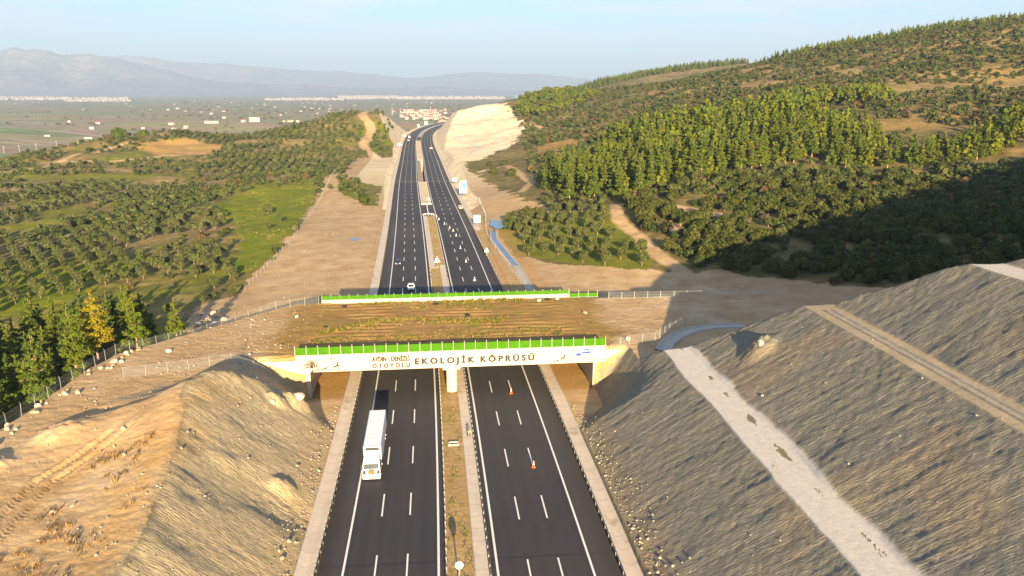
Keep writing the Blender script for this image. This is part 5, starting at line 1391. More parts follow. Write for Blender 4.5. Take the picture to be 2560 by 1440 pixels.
# olive groves
x, y = jitter_grid(-360, -85, 205, 525, 6.2, 8.0, .62, .6); k = in_poly(x, y, GROVE) & off_tracks(x, y) & (fbm(x / 45, y / 45, 3, 201) > -.3) & ~(in_poly(x, y, MEADOW) & (RG.random(x.shape) > .06)); put('olive', x[k], y[k], RG.uniform(.8, 1.2, k.sum()), 'grove')
x, y = jitter_grid(-360, -120, 540, 940, 6.4, 7.4, .2, 1.0); k = in_poly(x, y, GROVE2) & off_tracks(x, y) & ~in_poly(x, y, QUARRY) & ~in_poly(x, y, CLEAR) & (fbm(x / 55, y / 55, 3, 202) > -.3); put('olive', x[k], y[k], RG.uniform(.65, 1.1, k.sum()), 'hillgrove')
x, y = jitter_grid(-8, 50, 222, 330, 7.0, 8.2, .5, .7); k = in_poly(x, y, TERRACE) & off_tracks(x, y) & (fbm(x / 20, y / 20, 2, 203) > -.9); put('olive', x[k], y[k], RG.uniform(.9, 1.3, k.sum()), 'terrace')
x, y = jitter_grid(-20, 60, 330, 470, 5, 5.6, .4, .9); k = off_tracks(x, y) & ~in_poly(x, y, PINEWOOD) & (x > 14) & (y < 380) & (fbm(x / 14, y / 14, 2, 204) > -.2); put('olive', x[k], y[k], RG.uniform(.7, 1.0, k.sum()), 'terrace2')
# other left hand growth
x, y = jitter_grid(-560, -80, 200, 1000, 7.6, 7.6, .1, 2.3)
k = off_tracks(x, y) & ~in_poly(x, y, GROVE) & ~in_poly(x, y, GROVE2) & ~in_poly(x, y, MEADOW) & ~in_poly(x, y, QUARRY) & ~in_poly(x, y, CLEAR) & (nat_smooth(x, y) > -33) & (fbm(x / 40, y / 40, 4, 205) > -.28)
x, y = x[k], y[k]; kk = RG.random(len(x))
put('olive', x[kk < .55], y[kk < .55], RG.uniform(.6, 1.15, (kk < .55).sum()), 'leftmix'); put('shrub', x[kk >= .55], y[kk >= .55], RG.uniform(.6, 1.5, (kk >= .55).sum()), 'leftmix')
x, y = jitter_grid(-230, -85, 205, 480, 9, 9, .3, 3); k = in_poly(x, y, GROVE) & off_tracks(x, y) & (fbm(x / 25, y / 25, 3, 206) > .12) & ~in_poly(x, y, MEADOW); put('shrub', x[k], y[k], RG.uniform(.5, 1.2, k.sum()), 'grovescrub')
# right hillside
x, y = jitter_grid(10, 760, 195, 1300, 6.8, 6.8, .25, 2.1)
nz = fbm(x / 38, y / 38, 4, 211); hz = nat_smooth(x, y)
k = off_tracks(x, y) & ~in_poly(x, y, PINEWOOD) & ~in_poly(x, y, PINEROW) & ~in_poly(x, y, TERRACE) & (hz > 5.2) & (nz > -.14 - .16 * sstep(35, 75, hz) + .25 * (1 - sstep(7, 12, hz) * 1.0) * 0) & (ground(x, y, False)[0] - hz < 6) & ~in_poly(x, y, [(100, 395), (140, 440), (210, 440), (190, 415)])
x, y, hz = x[k], y[k], hz[k]; kk = RG.random(len(x)); a = kk < .38
put('olive', x[a], y[a], RG.uniform(.55, 1.25, a.sum()), 'hill'); a = (kk >= .38) & (kk < .93)
put('shrub', x[a], y[a], RG.uniform(.6, 1.75, a.sum()) * np.where(y[a] < 340, 1.25, 1), 'hill'); a = kk >= .93
put('bare', x[a], y[a], RG.uniform(.7, 1.5, a.sum()), 'hill')
x, y = jitter_grid(40, 300, 195, 345, 4.6, 4.6, .25, 1.5); k = off_tracks(x, y) & ~in_poly(x, y, TERRACE) & (nat_smooth(x, y) > 4.2) & ~in_poly(x, y, PINEROW) & ~in_poly(x, y, PINEWOOD) & (ground(x, y, False)[0] - nat_smooth(x, y) < 3) & (fbm(x / 16, y / 16, 3, 212) > -.25)
put('shrub', x[k], y[k], RG.uniform(.8, 1.9, k.sum()), 'thicket')
# pines
x, y = jitter_grid(5, 200, 320, 600, 5.5, 5.5, .3, 1.4); k = in_poly(x, y, PINEWOOD) & off_tracks(x, y) & (fbm(x / 22, y / 22, 3, 221) > -.38); put('pine', x[k], y[k], RG.uniform(.62, 1.28, k.sum()), 'wood')
x, y = jitter_grid(130, 340, 345, 490, 4.8, 4.8, .3, 1.2); k = in_poly(x, y, PINEROW) & off_tracks(x, y) & (fbm(x / 16, y / 16, 2, 222) > -.3); put('pine', x[k], y[k], RG.uniform(.75, 1.15, k.sum()), 'row')
x, y = jitter_grid(170, 280, 540, 610, 8, 8, .3, 1.4); k = in_poly(x, y, UMBRELLA); put('umbrella', x[k], y[k], RG.uniform(.9, 1.15, k.sum()), 'umbrella')
x, y = jitter_grid(90, 200, 470, 570, 8.5, 8.5, .3, 1.6); k = in_poly(x, y, PINEWOOD) & (y > 500) & (RG.random(x.shape) > .3); put('umbrella', x[k], y[k], RG.uniform(.7, 1.0, k.sum()), 'umbrella2')
x, y = jitter_grid(0, 130, 870, 1170, 8.5, 8.5, .3, 2); k = in_poly(x, y, FARPINE) & (fbm(x / 40, y / 40, 2, 223) > -.2); put('umbrella', x[k], y[k], RG.uniform(.8, 1.1, k.sum()), 'farpine')
x, y = jitter_grid(330, 760, 1000, 1280, 9, 9, .2, 2); k = (fbm(x / 70, y / 70, 2, 224) > -.25); put('pine', x[k], y[k], RG.uniform(.7, 1.1, k.sum()), 'ridge')
x, y = jitter_grid(150, 520, 1780, 2000, 10, 10, .2, 2); put('pine', x, y, RG.uniform(.9, 1.3, len(x)), 'ridge2')
# the shaded stand below the left rim of the plateau
x, y = jitter_grid(-150, -78, 112, 205, 5.8, 5.8, .4, 1.3); gl_ = gzs(x, y); k = (gl_ < 4.5) & (x < -79 - .0 * y) & ~((y > 176) & (x > -96)); put('pine', x[k], y[k], RG.uniform(.72, 1.1, k.sum()), 'leftstand')

HT = {'olive': 3.9, 'pine': 11., 'umbrella': 9., 'shrub': 2.6, 'bare': 2.4}
T = {}
for kind, x, y, sc, area in trees:
    z = gzs(x, y); h = HT[kind] * sc; v = visible(x, y, z, h)
    if area == 'leftstand': v &= (x > -128)
    fam = {'umbrella': 'pine', 'bare': 'shrub'}.get(kind, kind)
    for i in np.nonzero(v)[0]:
        d = math.hypot(x[i], y[i]); T.setdefault(fam, []).append((h[i] / d, kind, x[i], y[i], z[i], sc[i], area))
def in_shade(x, y, z):
    t = np.arange(6, 330, 5.); tx, ty, tz = _to_sun
    return bool((ground(x + tx * t, y + ty * t, False)[0] > z + tz * t).any())
PROT = {'olive': [proto('olive', 300 + i, 700, 'olive') for i in range(5)], 'pine': [proto('pine', 320 + i, 2200, 'pine') for i in range(6)],
        'umbrella': [proto('umbrella', 340 + i, 900, 'pine') for i in range(3)], 'shrub': [proto('shrub', 350 + i, 520, 'shrub') for i in range(5)], 'bare': [proto('shrub', 360 + i, 240, 'bare_shrub') for i in range(3)]}
BIGPINE = [proto('pine', 380 + i, 3200, 'pine', H=11.5) for i in range(4)]
YELLOW = proto('pine', 391, 4600, 'yellow_pine', H=13.2)
PALE = proto('pine', 395, 3000, 'pine', H=9.8)
LABEL = {
 ('olive', 'grove'): ('olive tree of the planted grove left of the motorway', 'olives in the rows left of the motorway'),
 ('olive', 'terrace'): ('rounded olive tree on the grassy terrace right of the ditch and pond', 'olives on the terrace right of the ditch'),
 ('olive', 'terrace2'): ('low olive tree at the foot of the pine wood beside the sandy flat', 'olives beside the sandy flat'),
 ('olive', 'leftmix'): ('scattered olive tree on the rough ground around the left hand grove', 'olives scattered on the left'),
 ('olive', 'hillgrove'): ('small olive tree in the far grove on the left hill', 'olives of the far left hill'),
 ('olive', 'hill'): ('silvery olive tree among the scrub of the right hillside', 'olives among the right hillside scrub'),
 ('shrub', 'thicket'): ('dark evergreen bush in the thicket behind the right cutting', 'bushes of the thicket behind the cutting'),
 ('shrub', 'hill'): ('green bush growing loosely on the right hillside', 'bushes on the right hillside'),
 ('bare', 'hill'): ('leafless brown bush on the right hillside', 'leafless bushes on the right hillside'),
 ('shrub', 'leftmix'): ('green bush on rough ground left of the motorway', 'bushes left of the motorway'),
 ('shrub', 'grovescrub'): ('bush growing between the olive rows on the left slope', 'bushes between the olive rows'),
 ('pine', 'wood'): ('green pine of the dense wood on the right hillside', 'pines of the right hand wood'),
 ('pine', 'row'): ('tall pine in the belt above the thicket on the right', 'pines of the belt above the thicket'),
 ('pine', 'leftstand'): ('dark pine in the shaded stand below the left plateau rim', 'pines below the left plateau rim'),
 ('umbrella', 'umbrella'): ('round headed pine in the clump above the pine wood', 'round headed pines of the upper clump'),
 ('umbrella', 'umbrella2'): ('round headed pine at the upper edge of the pine wood', 'round headed pines at the wood edge'),
 ('umbrella', 'farpine'): ('distant round headed pine above the big pale cutting', 'pines above the pale cutting'),
 ('pine', 'ridge'): ('distant pine on the skyline ridge at upper right', 'pines on the skyline ridge'),
 ('pine', 'ridge2'): ('far blue green pine on the hazy ridge', 'pines on the hazy ridge'),
}
NAME = {'olive': ('olive_tree', 'olive tree'), 'pine': ('pine_tree', 'pine tree'), 'umbrella': ('pine_tree', 'pine tree'), 'shrub': ('bush', 'bush'), 'bare': ('bush', 'bush')}
TINT = {'olive': [(.088, .106, .036), (.068, .088, .026), (.112, .12, .046)], 'pine': [(.12, .15, .015), (.085, .12, .02), (.14, .155, .015)], 'umbrella': [(.12, .15, .02), (.095, .13, .02), (.14, .15, .02)],
        'shrub': [(.07, .095, .022), (.10, .11, .03), (.05, .075, .02), (.085, .095, .03), (.07, .09, .025), (.13, .09, .04)], 'bare': [(.17, .13, .085), (.14, .105, .07), (.17, .11, .06)]}
MAXN = {'olive': 298, 'pine': 280, 'shrub': 298}
LEAFN = {'olive': 70, 'pine': 110, 'umbrella': 110, 'shrub': 55, 'bare': 45}
for fam, lst in T.items():
    lst.sort(key=lambda q: -q[0])
    for (_, kind, x, y, z, sc, area) in lst[:MAXN[fam]]:
        pr = (BIGPINE if area == 'leftstand' else PROT[kind]); i = int(RG.integers(len(pr)))
        lab, grp = LABEL[(kind, area)]
        if area == 'wood':
            b = 0 if y < 368 else (1 if y < 430 else 2)
            lab += (', on its lower edge', ', in its middle', ', in its upper half')[b]; grp += (', lower edge', ', middle', ', upper half')[b]
        if area == 'grove':
            b = 0 if y < 290 else (1 if y < 370 else 2)
            lab += (', in the front rows', ', in the middle rows', ', in the rear rows')[b]; grp += (', front rows', ', middle rows', ', rear rows')[b]
        if area in ('thicket', 'hill', 'row'):
            if in_shade(x, y, z + 2): lab, grp = lab + ', in the deep hill shade', grp + ' in shade'
            else: lab = lab + ', in full sunlight'
        plant(NAME[kind][0], pr[i], x, y, z - .1, sc, RG.uniform(0, 6.28), lab, NAME[kind][1], grp, RG.uniform(.88, 1.15))
    rest = lst[MAXN[fam]:]
    if not rest: continue
    Q = []; C = []
    by = {}
    for r in rest: by.setdefault(r[1], []).append(r)
    for kind, rr_ in by.items():
        var = []
        for s in range(4):
            rng = np.random.default_rng(500 + s); f = {'olive': olive_blobs, 'pine': pine_blobs, 'umbrella': umbrella_blobs}.get(kind, shrub_blobs)
            R, H, z0 = {'olive': (2.15, 3.9, .6), 'pine': (2.9, 11., 1.6), 'umbrella': (4.2, 9., 2.2)}.get(kind, (1.9, 2.6, 0)); n = LEAFN[kind]
            var.append(leaf_cloud(rng, f(rng, R, H, z0), n, {'olive': 1.25, 'pine': 1.5, 'umbrella': 1.9, 'shrub': 1.05, 'bare': .8}[kind], .55, .25))
        D = np.array([(r[2], r[3], r[4], r[5]) for r in rr_]); vi = RG.integers(0, 4, len(D)); an = RG.uniform(0, 6.28, len(D)); zs = RG.uniform(.85, 1.15, len(D))
        tn = np.array(TINT[kind])[RG.integers(0, len(TINT[kind]), len(D))] * RG.uniform(.8, 1.2, (len(D), 1))
        for s in range(4):
            m = vi == s
            if not m.any(): continue
            b = var[s].reshape(-1, 3); c, si = np.cos(an[m])[:, None], np.sin(an[m])[:, None]; k = D[m, 3][:, None]
            P = np.stack([(b[:, 0] * c - b[:, 1] * si) * k + D[m, 0][:, None], (b[:, 0] * si + b[:, 1] * c) * k + D[m, 1][:, None], b[:, 2] * k * zs[m][:, None] + D[m, 2][:, None] - .1], -1)
            Q.append(P.reshape(-1, 4, 3)); C.append(np.repeat(tn[m], len(b), axis=0))
    q = np.concatenate(Q); nm = {'olive': 'olive_grove', 'pine': 'pine_forest', 'shrub': 'hillside_scrub'}[fam]
    me = quads_mesh(nm, q); a = me.attributes.new('tint', 'FLOAT_COLOR', 'POINT'); cc = np.concatenate(C); a.data.foreach_set('color', np.concatenate([cc, np.ones((len(cc), 1))], 1).astype(np.float32).ravel())
    o = link_mesh(nm, me, M['mass'])
    tag(o, {'olive': 'far olive groves spread over the hills', 'pine': 'far pine forest on ridges and slopes', 'shrub': 'far scrub covering the hillsides'}[fam], None, None, 'stuff')
    print(fam, len(lst), 'trees', len(q), 'quads in the mass')

# trees with a look of their own
def single(x, y, z, meshes, sc, label, name='pine_tree', cat='pine tree', rz=0., scz=1.): return plant(name, meshes, x, y, z, sc, rz, label, cat, None, scz)
single(-79.5, 144.5, 4.4, YELLOW, 1.0, 'golden yellow pine with a bare pinkish trunk at the left plateau rim', rz=1.2)
single(-80.2, 138, 5.2, PALE, 1.02, 'light green pine with a bare pale trunk left of the golden pine', rz=.3)
single(-75.5, 152, 3.2, BIGPINE[1], 1.0, 'green pine right of the golden pine by the wire fence', rz=2.)
single(-71, 160.5, 1.5, BIGPINE[2], .95, 'dark green pine at the right end of the left stand, above the rock gully', rz=4.)
single(-97, 137, -3, BIGPINE[3], 1.25, 'sunlit green pine at the left picture edge', rz=1.)
DOME = proto('shrub', 397, 1500, 'pine')
single(-391, 800, 7.5, DOME, 4.9, 'big round headed pine on the left hill crest, the larger of two', 'pine_tree', 'pine tree', 0, 1.0)
single(-367, 803, 8, DOME, 3.4, 'smaller round headed pine right beside the big one on the left hill crest', 'pine_tree', 'pine tree', 1, 1.15)
def lone(x, y, sc, label, kind='olive', i=0): single(x, y, gz(x, y) - .1, PROT[kind][i], sc, label, NAME[kind][0], NAME[kind][1])
lone(-118, 380, 1.25, 'lone dark olive tree in the middle of the bright meadow'); lone(-104, 352, .9, 'small lone olive tree near the lower end of the meadow', i=1); lone(-103, 330, .8, 'pair of small olive crowns low in the meadow', i=2)
lone(-75.5, 402, 2.3, 'wide dark green bush on the green patch beside the earthworks', 'shrub', 1); lone(-104, 455, .9, 'small tree standing alone at the top of the meadow', i=3)
lone(-5, 548, 1.5, 'dark bush on the small island of scrub below the pale cutting', 'shrub', 2); lone(-12, 500, 1.8, 'green bush group nearest the turquoise board', 'shrub', 3); lone(0, 480, 1.9, 'green bush in the middle of the scrub island', 'shrub', 0); lone(-16, 560, 1.2, 'small bush at the left tip of the scrub island', 'shrub', 4)
for i, (x, y, s) in enumerate([(1, 318, 1.55), (5, 313, 1.5), (-.5, 309, 1.3), (10, 322, 1.4), (6, 322, 1.5)]):
    lone(x, y, s * 1.5, ['big dark bush at the left corner of the olive terrace, beside the pond', 'big dark bush second from the pond on the terrace', 'dark bush nearest the pond water', 'big dark bush at the rear edge of the terrace', 'tall dark bush behind the ones by the pond'][i], 'shrub', i)

# tufts: planted rows on the bridge, dry grass on the shelf, median weeds
def tufts(name, X, Y, Zt, hgt, n_bl, cols, label, spread=.18):
    rr = np.random.default_rng(len(X)); n = len(X); k = n_bl
    bx = np.repeat(X, k) + rr.normal(0, spread, n * k); by_ = np.repeat(Y, k) + rr.normal(0, spread, n * k); bz = np.repeat(Zt, k); h = np.repeat(hgt, k) * rr.uniform(.6, 1.15, n * k)
    a = rr.uniform(0, 6.28, n * k); w = .07 * rr.uniform(.7, 1.3, n * k); lx, ly = rr.normal(0, .22, n * k) * h, rr.normal(0, .22, n * k) * h
    c, s = np.cos(a) * w, np.sin(a) * w
    q = np.stack([np.stack([bx - c, by_ - s, bz], 1), np.stack([bx + c, by_ + s, bz], 1), np.stack([bx + lx + c * .3, by_ + ly + s * .3, bz + h], 1), np.stack([bx + lx - c * .3, by_ + ly - s * .3, bz + h], 1)], 1)
    me = quads_mesh(name, q); cc = np.array(cols)[np.repeat(rr.integers(0, len(cols), n), k * 4)]
    at = me.attributes.new('tint', 'FLOAT_COLOR', 'POINT'); at.data.foreach_set('color', np.concatenate([cc, np.ones((len(cc), 1))], 1).astype(np.float32).ravel())
    tag(link_mesh(name, me, M['mass']), label, None, None, 'stuff')
us = []; vs = []; hs = []
def row(pts, n, wv_, h):
    f = RG.random(n); p = np.array(pts, float); t = f * (len(p) - 1); i = np.minimum(t.astype(int), len(p) - 2); t = t - i
    us.append(p[i, 0] + (p[i + 1, 0] - p[i, 0]) * t + RG.normal(0, .3, n)); vs.append(p[i, 1] + (p[i + 1, 1] - p[i, 1]) * t + RG.normal(0, wv_, n)); hs.append(RG.uniform(.6, 1.25, n) * h * .8)
row([(2, 13.5), (8, 17), (14, 21.5), (22, 22)], 210, 1.0, .7); row([(22, 21.5), (34, 19), (40, 20.5)], 120, 1.0, .65); row([(10, 15), (16, 18.5), (30, 18.5), (38, 17.5)], 80, .8, .5)
row([(4, 9.2), (20, 9.6), (38, 9.6), (50, 10.2)], 190, 1.0, .5); row([(24, 12), (44, 12.5)], 60, 1.0, .5); row([(8, 35.2), (30, 34.6), (46, 34.6)], 170, .8, .7); row([(2, 8), (9, 11)], 70, .8, .5)
row([(20, 31), (40, 30)], 70, 1.2, .5)
us = np.concatenate(us); vs = np.concatenate(vs); hs = np.concatenate(hs); cb, sb_ = math.cos(BR.rotation_euler[2]), math.sin(BR.rotation_euler[2])
tufts('reed_grass', -38.7 + us * cb - vs * sb_, 134.1 + us * sb_ + vs * cb, np.full(len(us), 8.0), hs, 7, [(.16, .17, .025), (.12, .14, .02), (.26, .20, .05), (.30, .22, .08)], 'rows of young reed like grass planted in the bridge soil')
n = 300; x = RG.uniform(-52.5, -38, n); y = RG.uniform(66, 96, n); k = (fbm(x / 4, y / 4, 3, 301) > .05) & (lateral(x, y) < -20 - 16.5); x, y = x[k], y[k]
tufts('dry_grass', x, y, gzs(x, y) - .05, RG.uniform(.2, .5, len(x)), 12, [(.30, .17, .05), (.22, .12, .04), (.15, .11, .05), (.34, .22, .08)], 'dry orange grass tufts on the left shelf', .28)
t_ = RG.uniform(62, 355, 1500); s_ = RG.uniform(-2.3, .8, 1500) * np.where(t_ > 252, -1, 1); k = fbm(s_ / 1.2, t_ / 5, 3, 302) > -.05; t_, s_ = t_[k], s_[k]
x = road_x(t_) + s_; tufts('median_grass', x, t_, gzs(x, t_) - .03, RG.uniform(.12, .35, len(x)), 6, [(.20, .20, .04), (.27, .19, .07), (.15, .17, .03)], 'thin grass growing in the median strip', .25)
n = 3000; x = RG.uniform(-160, -84, n); y = RG.uniform(240, 480, n); k = in_poly(x, y, MEADOW) & (fbm(x / 12, y / 12, 3, 303) > .1); x, y = x[k], y[k]
tufts('meadow_grass', x, y, gzs(x, y) - .05, RG.uniform(.25, .6, len(x)), 5, [(.24, .25, .03), (.38, .28, .12), (.16, .2, .02)], 'taller grass tufts in the bright meadow', .5)

# ------------------------------------------------------------------ the plain: houses, poles, lines, far towns
def house(label, x, y, w, d, h, rz, roof, group, cat='house', name='house'):
    z = gz(x, y) - .3
    root = empty(name, (x, y, z), rz, label, cat, group)
    MB().box(-w / 2, w / 2, -d / 2, d / 2, 0, h).build('wall', M['plaster'], root)
    if roof == 'gable':
        MB().prism([(-d / 2 - .4, h + .02), (d / 2 + .4, h + .02), (0, h + d * .28)], 'x', -w / 2 - .4, w / 2 + .4).build('roof', M['roof'], root)
    else:
        MB().box(-w / 2 - .2, w / 2 + .2, -d / 2 - .2, d / 2 + .2, h + .01, h + .5).build('roof', M['white_wall'] if roof == 'flat' else M['grey_concrete'], root)
    m_ = MB(); nn = max(2, int(w / 3.2)); fl = max(1, int(h / 3))
    for f in range(fl):
        for k in range(nn):
            u = -w / 2 + w * (k + .5) / nn; m_.box(u - .6, u + .6, -d / 2 - .06, -d / 2 - .01, 1 + f * 3, 2.3 + f * 3)
    m_.build('window_row', M['glass'], root)
    return root
RH = random.Random(5)
def spot(px, dist):                                     # bearing (as tangent) and distance
    t = (px - 1280) / 1980.; return t * dist * .985, dist
for i in range(100):                                    # village below the bend
    px = RH.gauss(1062, 34); Y = RH.uniform(2900, 4300)
    if not 985 < px < 1150: continue
    x, y = spot(px, Y)
    house('small house of the white village beyond the bend', x, y, RH.uniform(9, 20), RH.uniform(8, 13), RH.choice([3.5, 6.2, 6.5, 9.3]), RH.uniform(-.5, .5), RH.choice(['gable', 'gable', 'flat']), 'houses of the village beyond the bend')
x, y = spot(1063, 3900); house('long white hall, the largest building of the village beyond the bend', x, y, 46, 20, 13, .1, 'flat', None, 'building', 'hall')
for px, Y, lab in ((1003, 3300, 'minaret left of the village roofs'), (983, 3500, 'minaret at the left end of the village'), (1078, 3700, 'slender minaret behind the village')):
    x, y = spot(px, Y); r = empty('minaret', (x, y, -45.5), 0, 'white ' + lab, 'minaret')
    MB().tube([(0, 0, 0), (0, 0, 22)], [1.4, 1.2], 10).build('shaft', M['plaster'], r); MB().tube([(0, 0, 22), (0, 0, 23)], [2, 2], 10).build('balcony', M['plaster'], r); MB().tube([(0, 0, 23), (0, 0, 29)], [1.1, 1.0], 10).tube([(0, 0, 29), (0, 0, 34)], [1.3, .05], 10).build('spire', M['grey_concrete'], r)
for i in range(36):                                     # farmsteads and sheds on the plain
    px = RH.uniform(430, 800) if i > 12 else RH.uniform(30, 520); Y = RH.choice([RH.uniform(1900, 2700), RH.uniform(2500, 5200)])
    x, y = spot(px, Y); house('pale farm building scattered on the plain', x, y, RH.uniform(8, 20), RH.uniform(8, 12), RH.choice([3.5, 4.5, 6.5]), RH.uniform(-.3, .3), RH.choice(['gable', 'flat', 'grey', 'grey']), 'farm buildings on the plain', 'farm building', 'farm_building')
for px, Y, w, h, rf, lab in ((614, 1850, 28, 6, 'gable', 'long white shed with a red roof on the plain'), (535, 2600, 44, 7, 'flat', 'long pale warehouse on the plain'), (642, 2700, 34, 14, 'flat', 'tall white building on the plain'), (285, 690 + 70, 0, 0, '', '')):
    if w: x, y = spot(px, Y); house(lab, x, y, w, 22, h, .1, rf, None, 'building', 'warehouse')
x, y = spot(776, 1500); r = empty('lattice_mast', (x, y, -45), 0, 'thin pale mast standing behind the left hill', 'mast')
m_ = MB(); m_.bar((-1, 0, 0), (-.3, 0, 44), .5).bar((1, 0, 0), (.3, 0, 44), .5)
for k in range(10): m_.bar((-1 + k * .07, 0, k * 4.4), (1 - (k + 1) * .07, 0, (k + 1) * 4.4), .3)
m_.build('frame', M['white'], r); MB().box(-.5, 4, -.3, .3, 43, 44).build('arm', M['white'], r)
for i, (px, py) in enumerate([(6, 362), (45, 358), (88, 352), (140, 345), (195, 344), (245, 342), (335, 336), (500, 330), (572, 328)]):
    Y = 97 * 1980 / (py - 228); x, y = spot(px, Y)
    r = empty('power_pole', (x, y, gz(x, y)), 0, 'pale power pole of the line crossing the fields', 'power pole', 'power poles across the fields')
    MB().tube([(0, 0, -.5), (0, 0, 12)], [.35, .22], 6).build('mast', M['post'], r); MB().box(-1.8, 1.8, -.15, .15, 10.8, 11.2).build('crossarm', M['post'], r)
def on_plain(px, py):
    Y = 98.2 * 1980 / (py - 228.) ; return spot(px, Y)
for k, (a, b, w) in enumerate([((0, 297), (245, 310), 7), ((0, 313), (345, 330), 7), ((0, 335), (215, 343), 5), ((85, 344), (245, 348), 5), ((30, 370), (230, 356), 4), ((20, 369), (165, 376), 4), ((0, 302), (120, 301), 6), ((300, 314), (420, 321), 6), ((420, 321), (640, 324), 5), ((100, 264), (190, 268), 9), ((170, 348), (255, 352), 4), ((0, 341), (75, 345), 4)]):
    p, q = on_plain(*a), on_plain(*b)
    ditch('field_path', [p, q], w, M['concrete'], 'straight pale track or irrigation canal between the fields', .5)
p, q = on_plain(0, 272.0), on_plain(1150, 276); ditch('field_path', [p, q], 22, M['tan_rock'], 'long pale embankment crossing the plain', 2.0)
# hedges and trees on the plain, too many and too small to count
def plain_trees():
    rr = np.random.default_rng(9); n = 1700
    Y = 1500 * (7.5 ** rr.random(n)); px = rr.uniform(-60, 1260, n); x = (px - 1280) / 1980 * Y; k = (fbm(x / 260, Y / 160, 3, 401) > np.where(px > 420, -.02, .3)) & ~((Y < 2300) & (px < 330) & (rr.random(n) < .9))
    x, Y = x[k], Y[k]; z = gzs(x, Y); ok = z < -38; x, Y, z = x[ok], Y[ok], z[ok]; n = len(x)
    rng = np.random.default_rng(3); b = leaf_cloud(rng, umbrella_blobs(rng, 4.5, 8, .5), 36, 3.2, .5).reshape(-1, 3)
    s = rr.uniform(.5, 1.5, n)[:, None]; P = np.stack([b[:, 0] * s * 1.5 + x[:, None], b[:, 1] * s + Y[:, None], b[:, 2] * s * .8 + z[:, None]], -1)
    me = quads_mesh('plain_trees', P.reshape(-1, 4, 3)); c = np.array([(.08, .075, .035), (.12, .085, .05), (.06, .07, .03)])[rr.integers(0, 3, n)]; c = np.repeat(c, len(b), 0)
    a = me.attributes.new('tint', 'FLOAT_COLOR', 'POINT'); a.data.foreach_set('color', np.concatenate([c, np.ones((len(c), 1))], 1).astype(np.float32).ravel())
    tag(link_mesh('plain_woods', me, M['mass']), 'hedges and small trees dotted over the plain', None, None, 'stuff')
plain_trees()
M['town_wall'] = simple('town_wall', (.34, .31, .28), .9, .3, .02)
def far_town(name, label, spans, n, seed, ww=(14, 42)):
    rr = np.random.default_rng(seed); V = []; F = []
    for i in range(n):
        a, b, y0, y1, h = spans[rr.integers(len(spans))]
        px = rr.uniform(a, b); Y = rr.uniform(y0, y1); x = (px - 1280) / 1980 * Y; w = rr.uniform(*ww); d = rr.uniform(8, 16); hh = h * rr.uniform(.2, .8); k = len(V)
        for zz in (-46, -45 + hh):
            V += [(x - w / 2, Y - d / 2, zz), (x + w / 2, Y - d / 2, zz), (x + w / 2, Y + d / 2, zz), (x - w / 2, Y + d / 2, zz)]
        F += [(k, k + 1, k + 5, k + 4), (k + 1, k + 2, k + 6, k + 5), (k + 2, k + 3, k + 7, k + 6), (k + 3, k, k + 4, k + 7), (k + 4, k + 5, k + 6, k + 7)]
    o = link_mesh(name, np_mesh(name, V, F), M['town_wall']); tag(o, label, None, None, 'stuff')
far_town('distant_town', 'white town at the foot of the mountains on the left', [(30, 350, 9300, 11500, 34), (30, 200, 10000, 12000, 40), (200, 350, 8000, 9200, 16)], 620, 21)
far_town('distant_town', 'long white town at the foot of the mountains behind the motorway', [(860, 1262, 10200, 13000, 44), (860, 1000, 11500, 13400, 50), (680, 870, 9000, 11000, 26), (1000, 1262, 10200, 11500, 34)], 900, 22)
far_town('distant_town', 'thinly scattered white buildings far out on the plain', [(0, 1200, 6000, 10500, 9), (300, 1100, 3800, 7500, 6)], 90, 23, (8, 20))

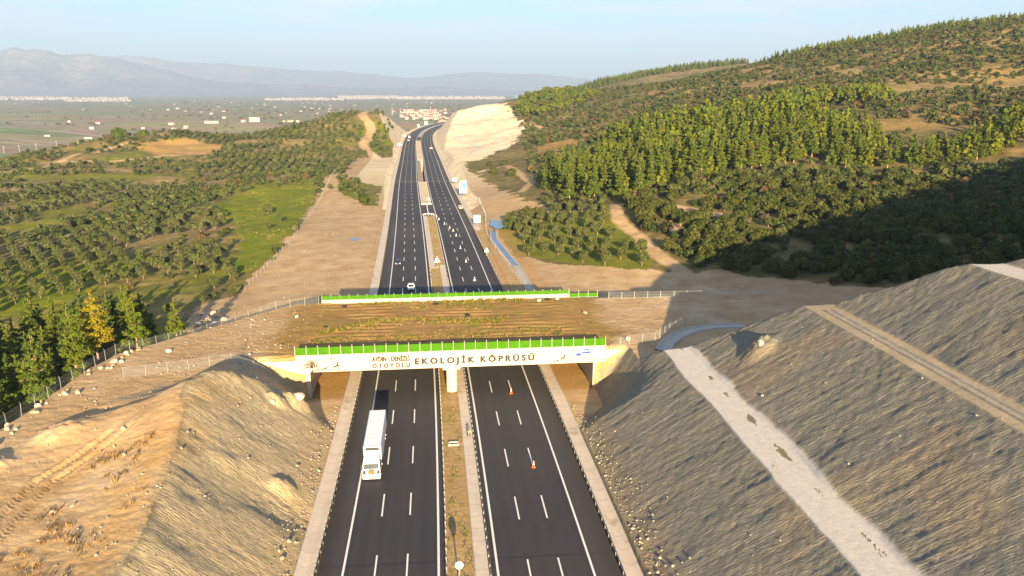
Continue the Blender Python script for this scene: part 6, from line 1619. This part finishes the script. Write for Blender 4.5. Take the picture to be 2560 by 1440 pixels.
# ------------------------------------------------------------------ mountains beyond the plain
def m_mountain():
    t = NT("mountain_ground"); a = t.noise(.0012, 6, .65); b = t.noise(.006, 5, .7)
    c = t.ramp(a, [(.35, (.10, .11, .05)), (.5, (.17, .14, .08)), (.68, (.30, .22, .14))])
    c = t.mix(t.ramp(b, [(.52, 0), (.66, .8)]), c, (.46, .36, .25))
    return t.done(c, .95, spec=.05)
M['mountain'] = m_mountain()
def mountains(label, r0, r1, peaks, seed, rough):
    az = np.radians(np.arange(-48, 40, .09)); rs = np.linspace(r0, r1, 110)
    Rr, A = np.meshgrid(rs, az, indexing='ij'); X, Y = Rr * np.sin(A), Rr * np.cos(A)
    px = 1280 + 1980 * np.tan(A); h = np.interp(px, [p[0] for p in peaks], [p[1] for p in peaks])
    f = (Rr - r0) / (r1 - r0); env = sstep(0, .72, f) * (1 - .5 * sstep(.8, 1, f))
    n = 0; amp = 1; s = 4000.
    for i in range(6): n = n + amp * (1 - 2 * np.abs(vnoise(X / s + 9 * i, Y / s, seed + i))); amp *= .52; s *= .5
    z = -46 + env * h * (.80 + .30 * n * rough) + 16 * env * fbm(X / 300, Y / 300, 3, seed + 9)
    z = np.maximum(z, -60); na, nb = X.shape
    i = np.arange(na - 1)[:, None] * nb; j = np.arange(nb - 1)[None, :]
    Q = np.stack([i + j, i + j + 1, i + nb + j + 1, i + nb + j], -1).reshape(-1, 4)
    o = link_mesh('mountains', np_mesh('mountains', np.stack([X.ravel(), Y.ravel(), z.ravel()], 1), Q, True), M['mountain']); tag(o, label, None, None, 'structure')
mountains('nearer mountain range with pale eroded foothills', 20000, 26500, [(-700, 1100), (0, 1000), (90, 1180), (200, 880), (300, 900), (430, 640), (560, 420), (720, 300), (900, 230), (1300, 170), (1800, 190), (2600, 250)], 31, .8)
mountains('farther faint mountain range', 27000, 34500, [(-700, 1500), (0, 1450), (240, 1380), (480, 1250), (620, 1050), (760, 960), (900, 850), (1040, 740), (1200, 850), (1350, 770), (1600, 500), (2600, 500)], 51, .4)

# ------------------------------------------------------------------ hazy winter air
t = bpy.data.materials.new("haze_air"); t.use_nodes = True; nt_ = t.node_tree; nt_.nodes.clear()
ov = nt_.nodes.new("ShaderNodeOutputMaterial"); pv = nt_.nodes.new("ShaderNodeVolumePrincipled")
HAZE = 6.2e-5
pv.inputs["Color"].default_value = (.50, .69, 1, 1); pv.inputs["Density"].default_value = HAZE; pv.inputs["Anisotropy"].default_value = 0
pv.inputs["Density Attribute"].default_value = ""
nt_.links.new(pv.outputs[0], ov.inputs["Volume"])
hz = MB().box(-40000, 40000, -3000, 39000, -62, 1750).build('haze', t)
hz['kind'] = 'stuff'; hz['label'] = 'pale hazy air over the valley'
hz.display_type = 'WIRE'
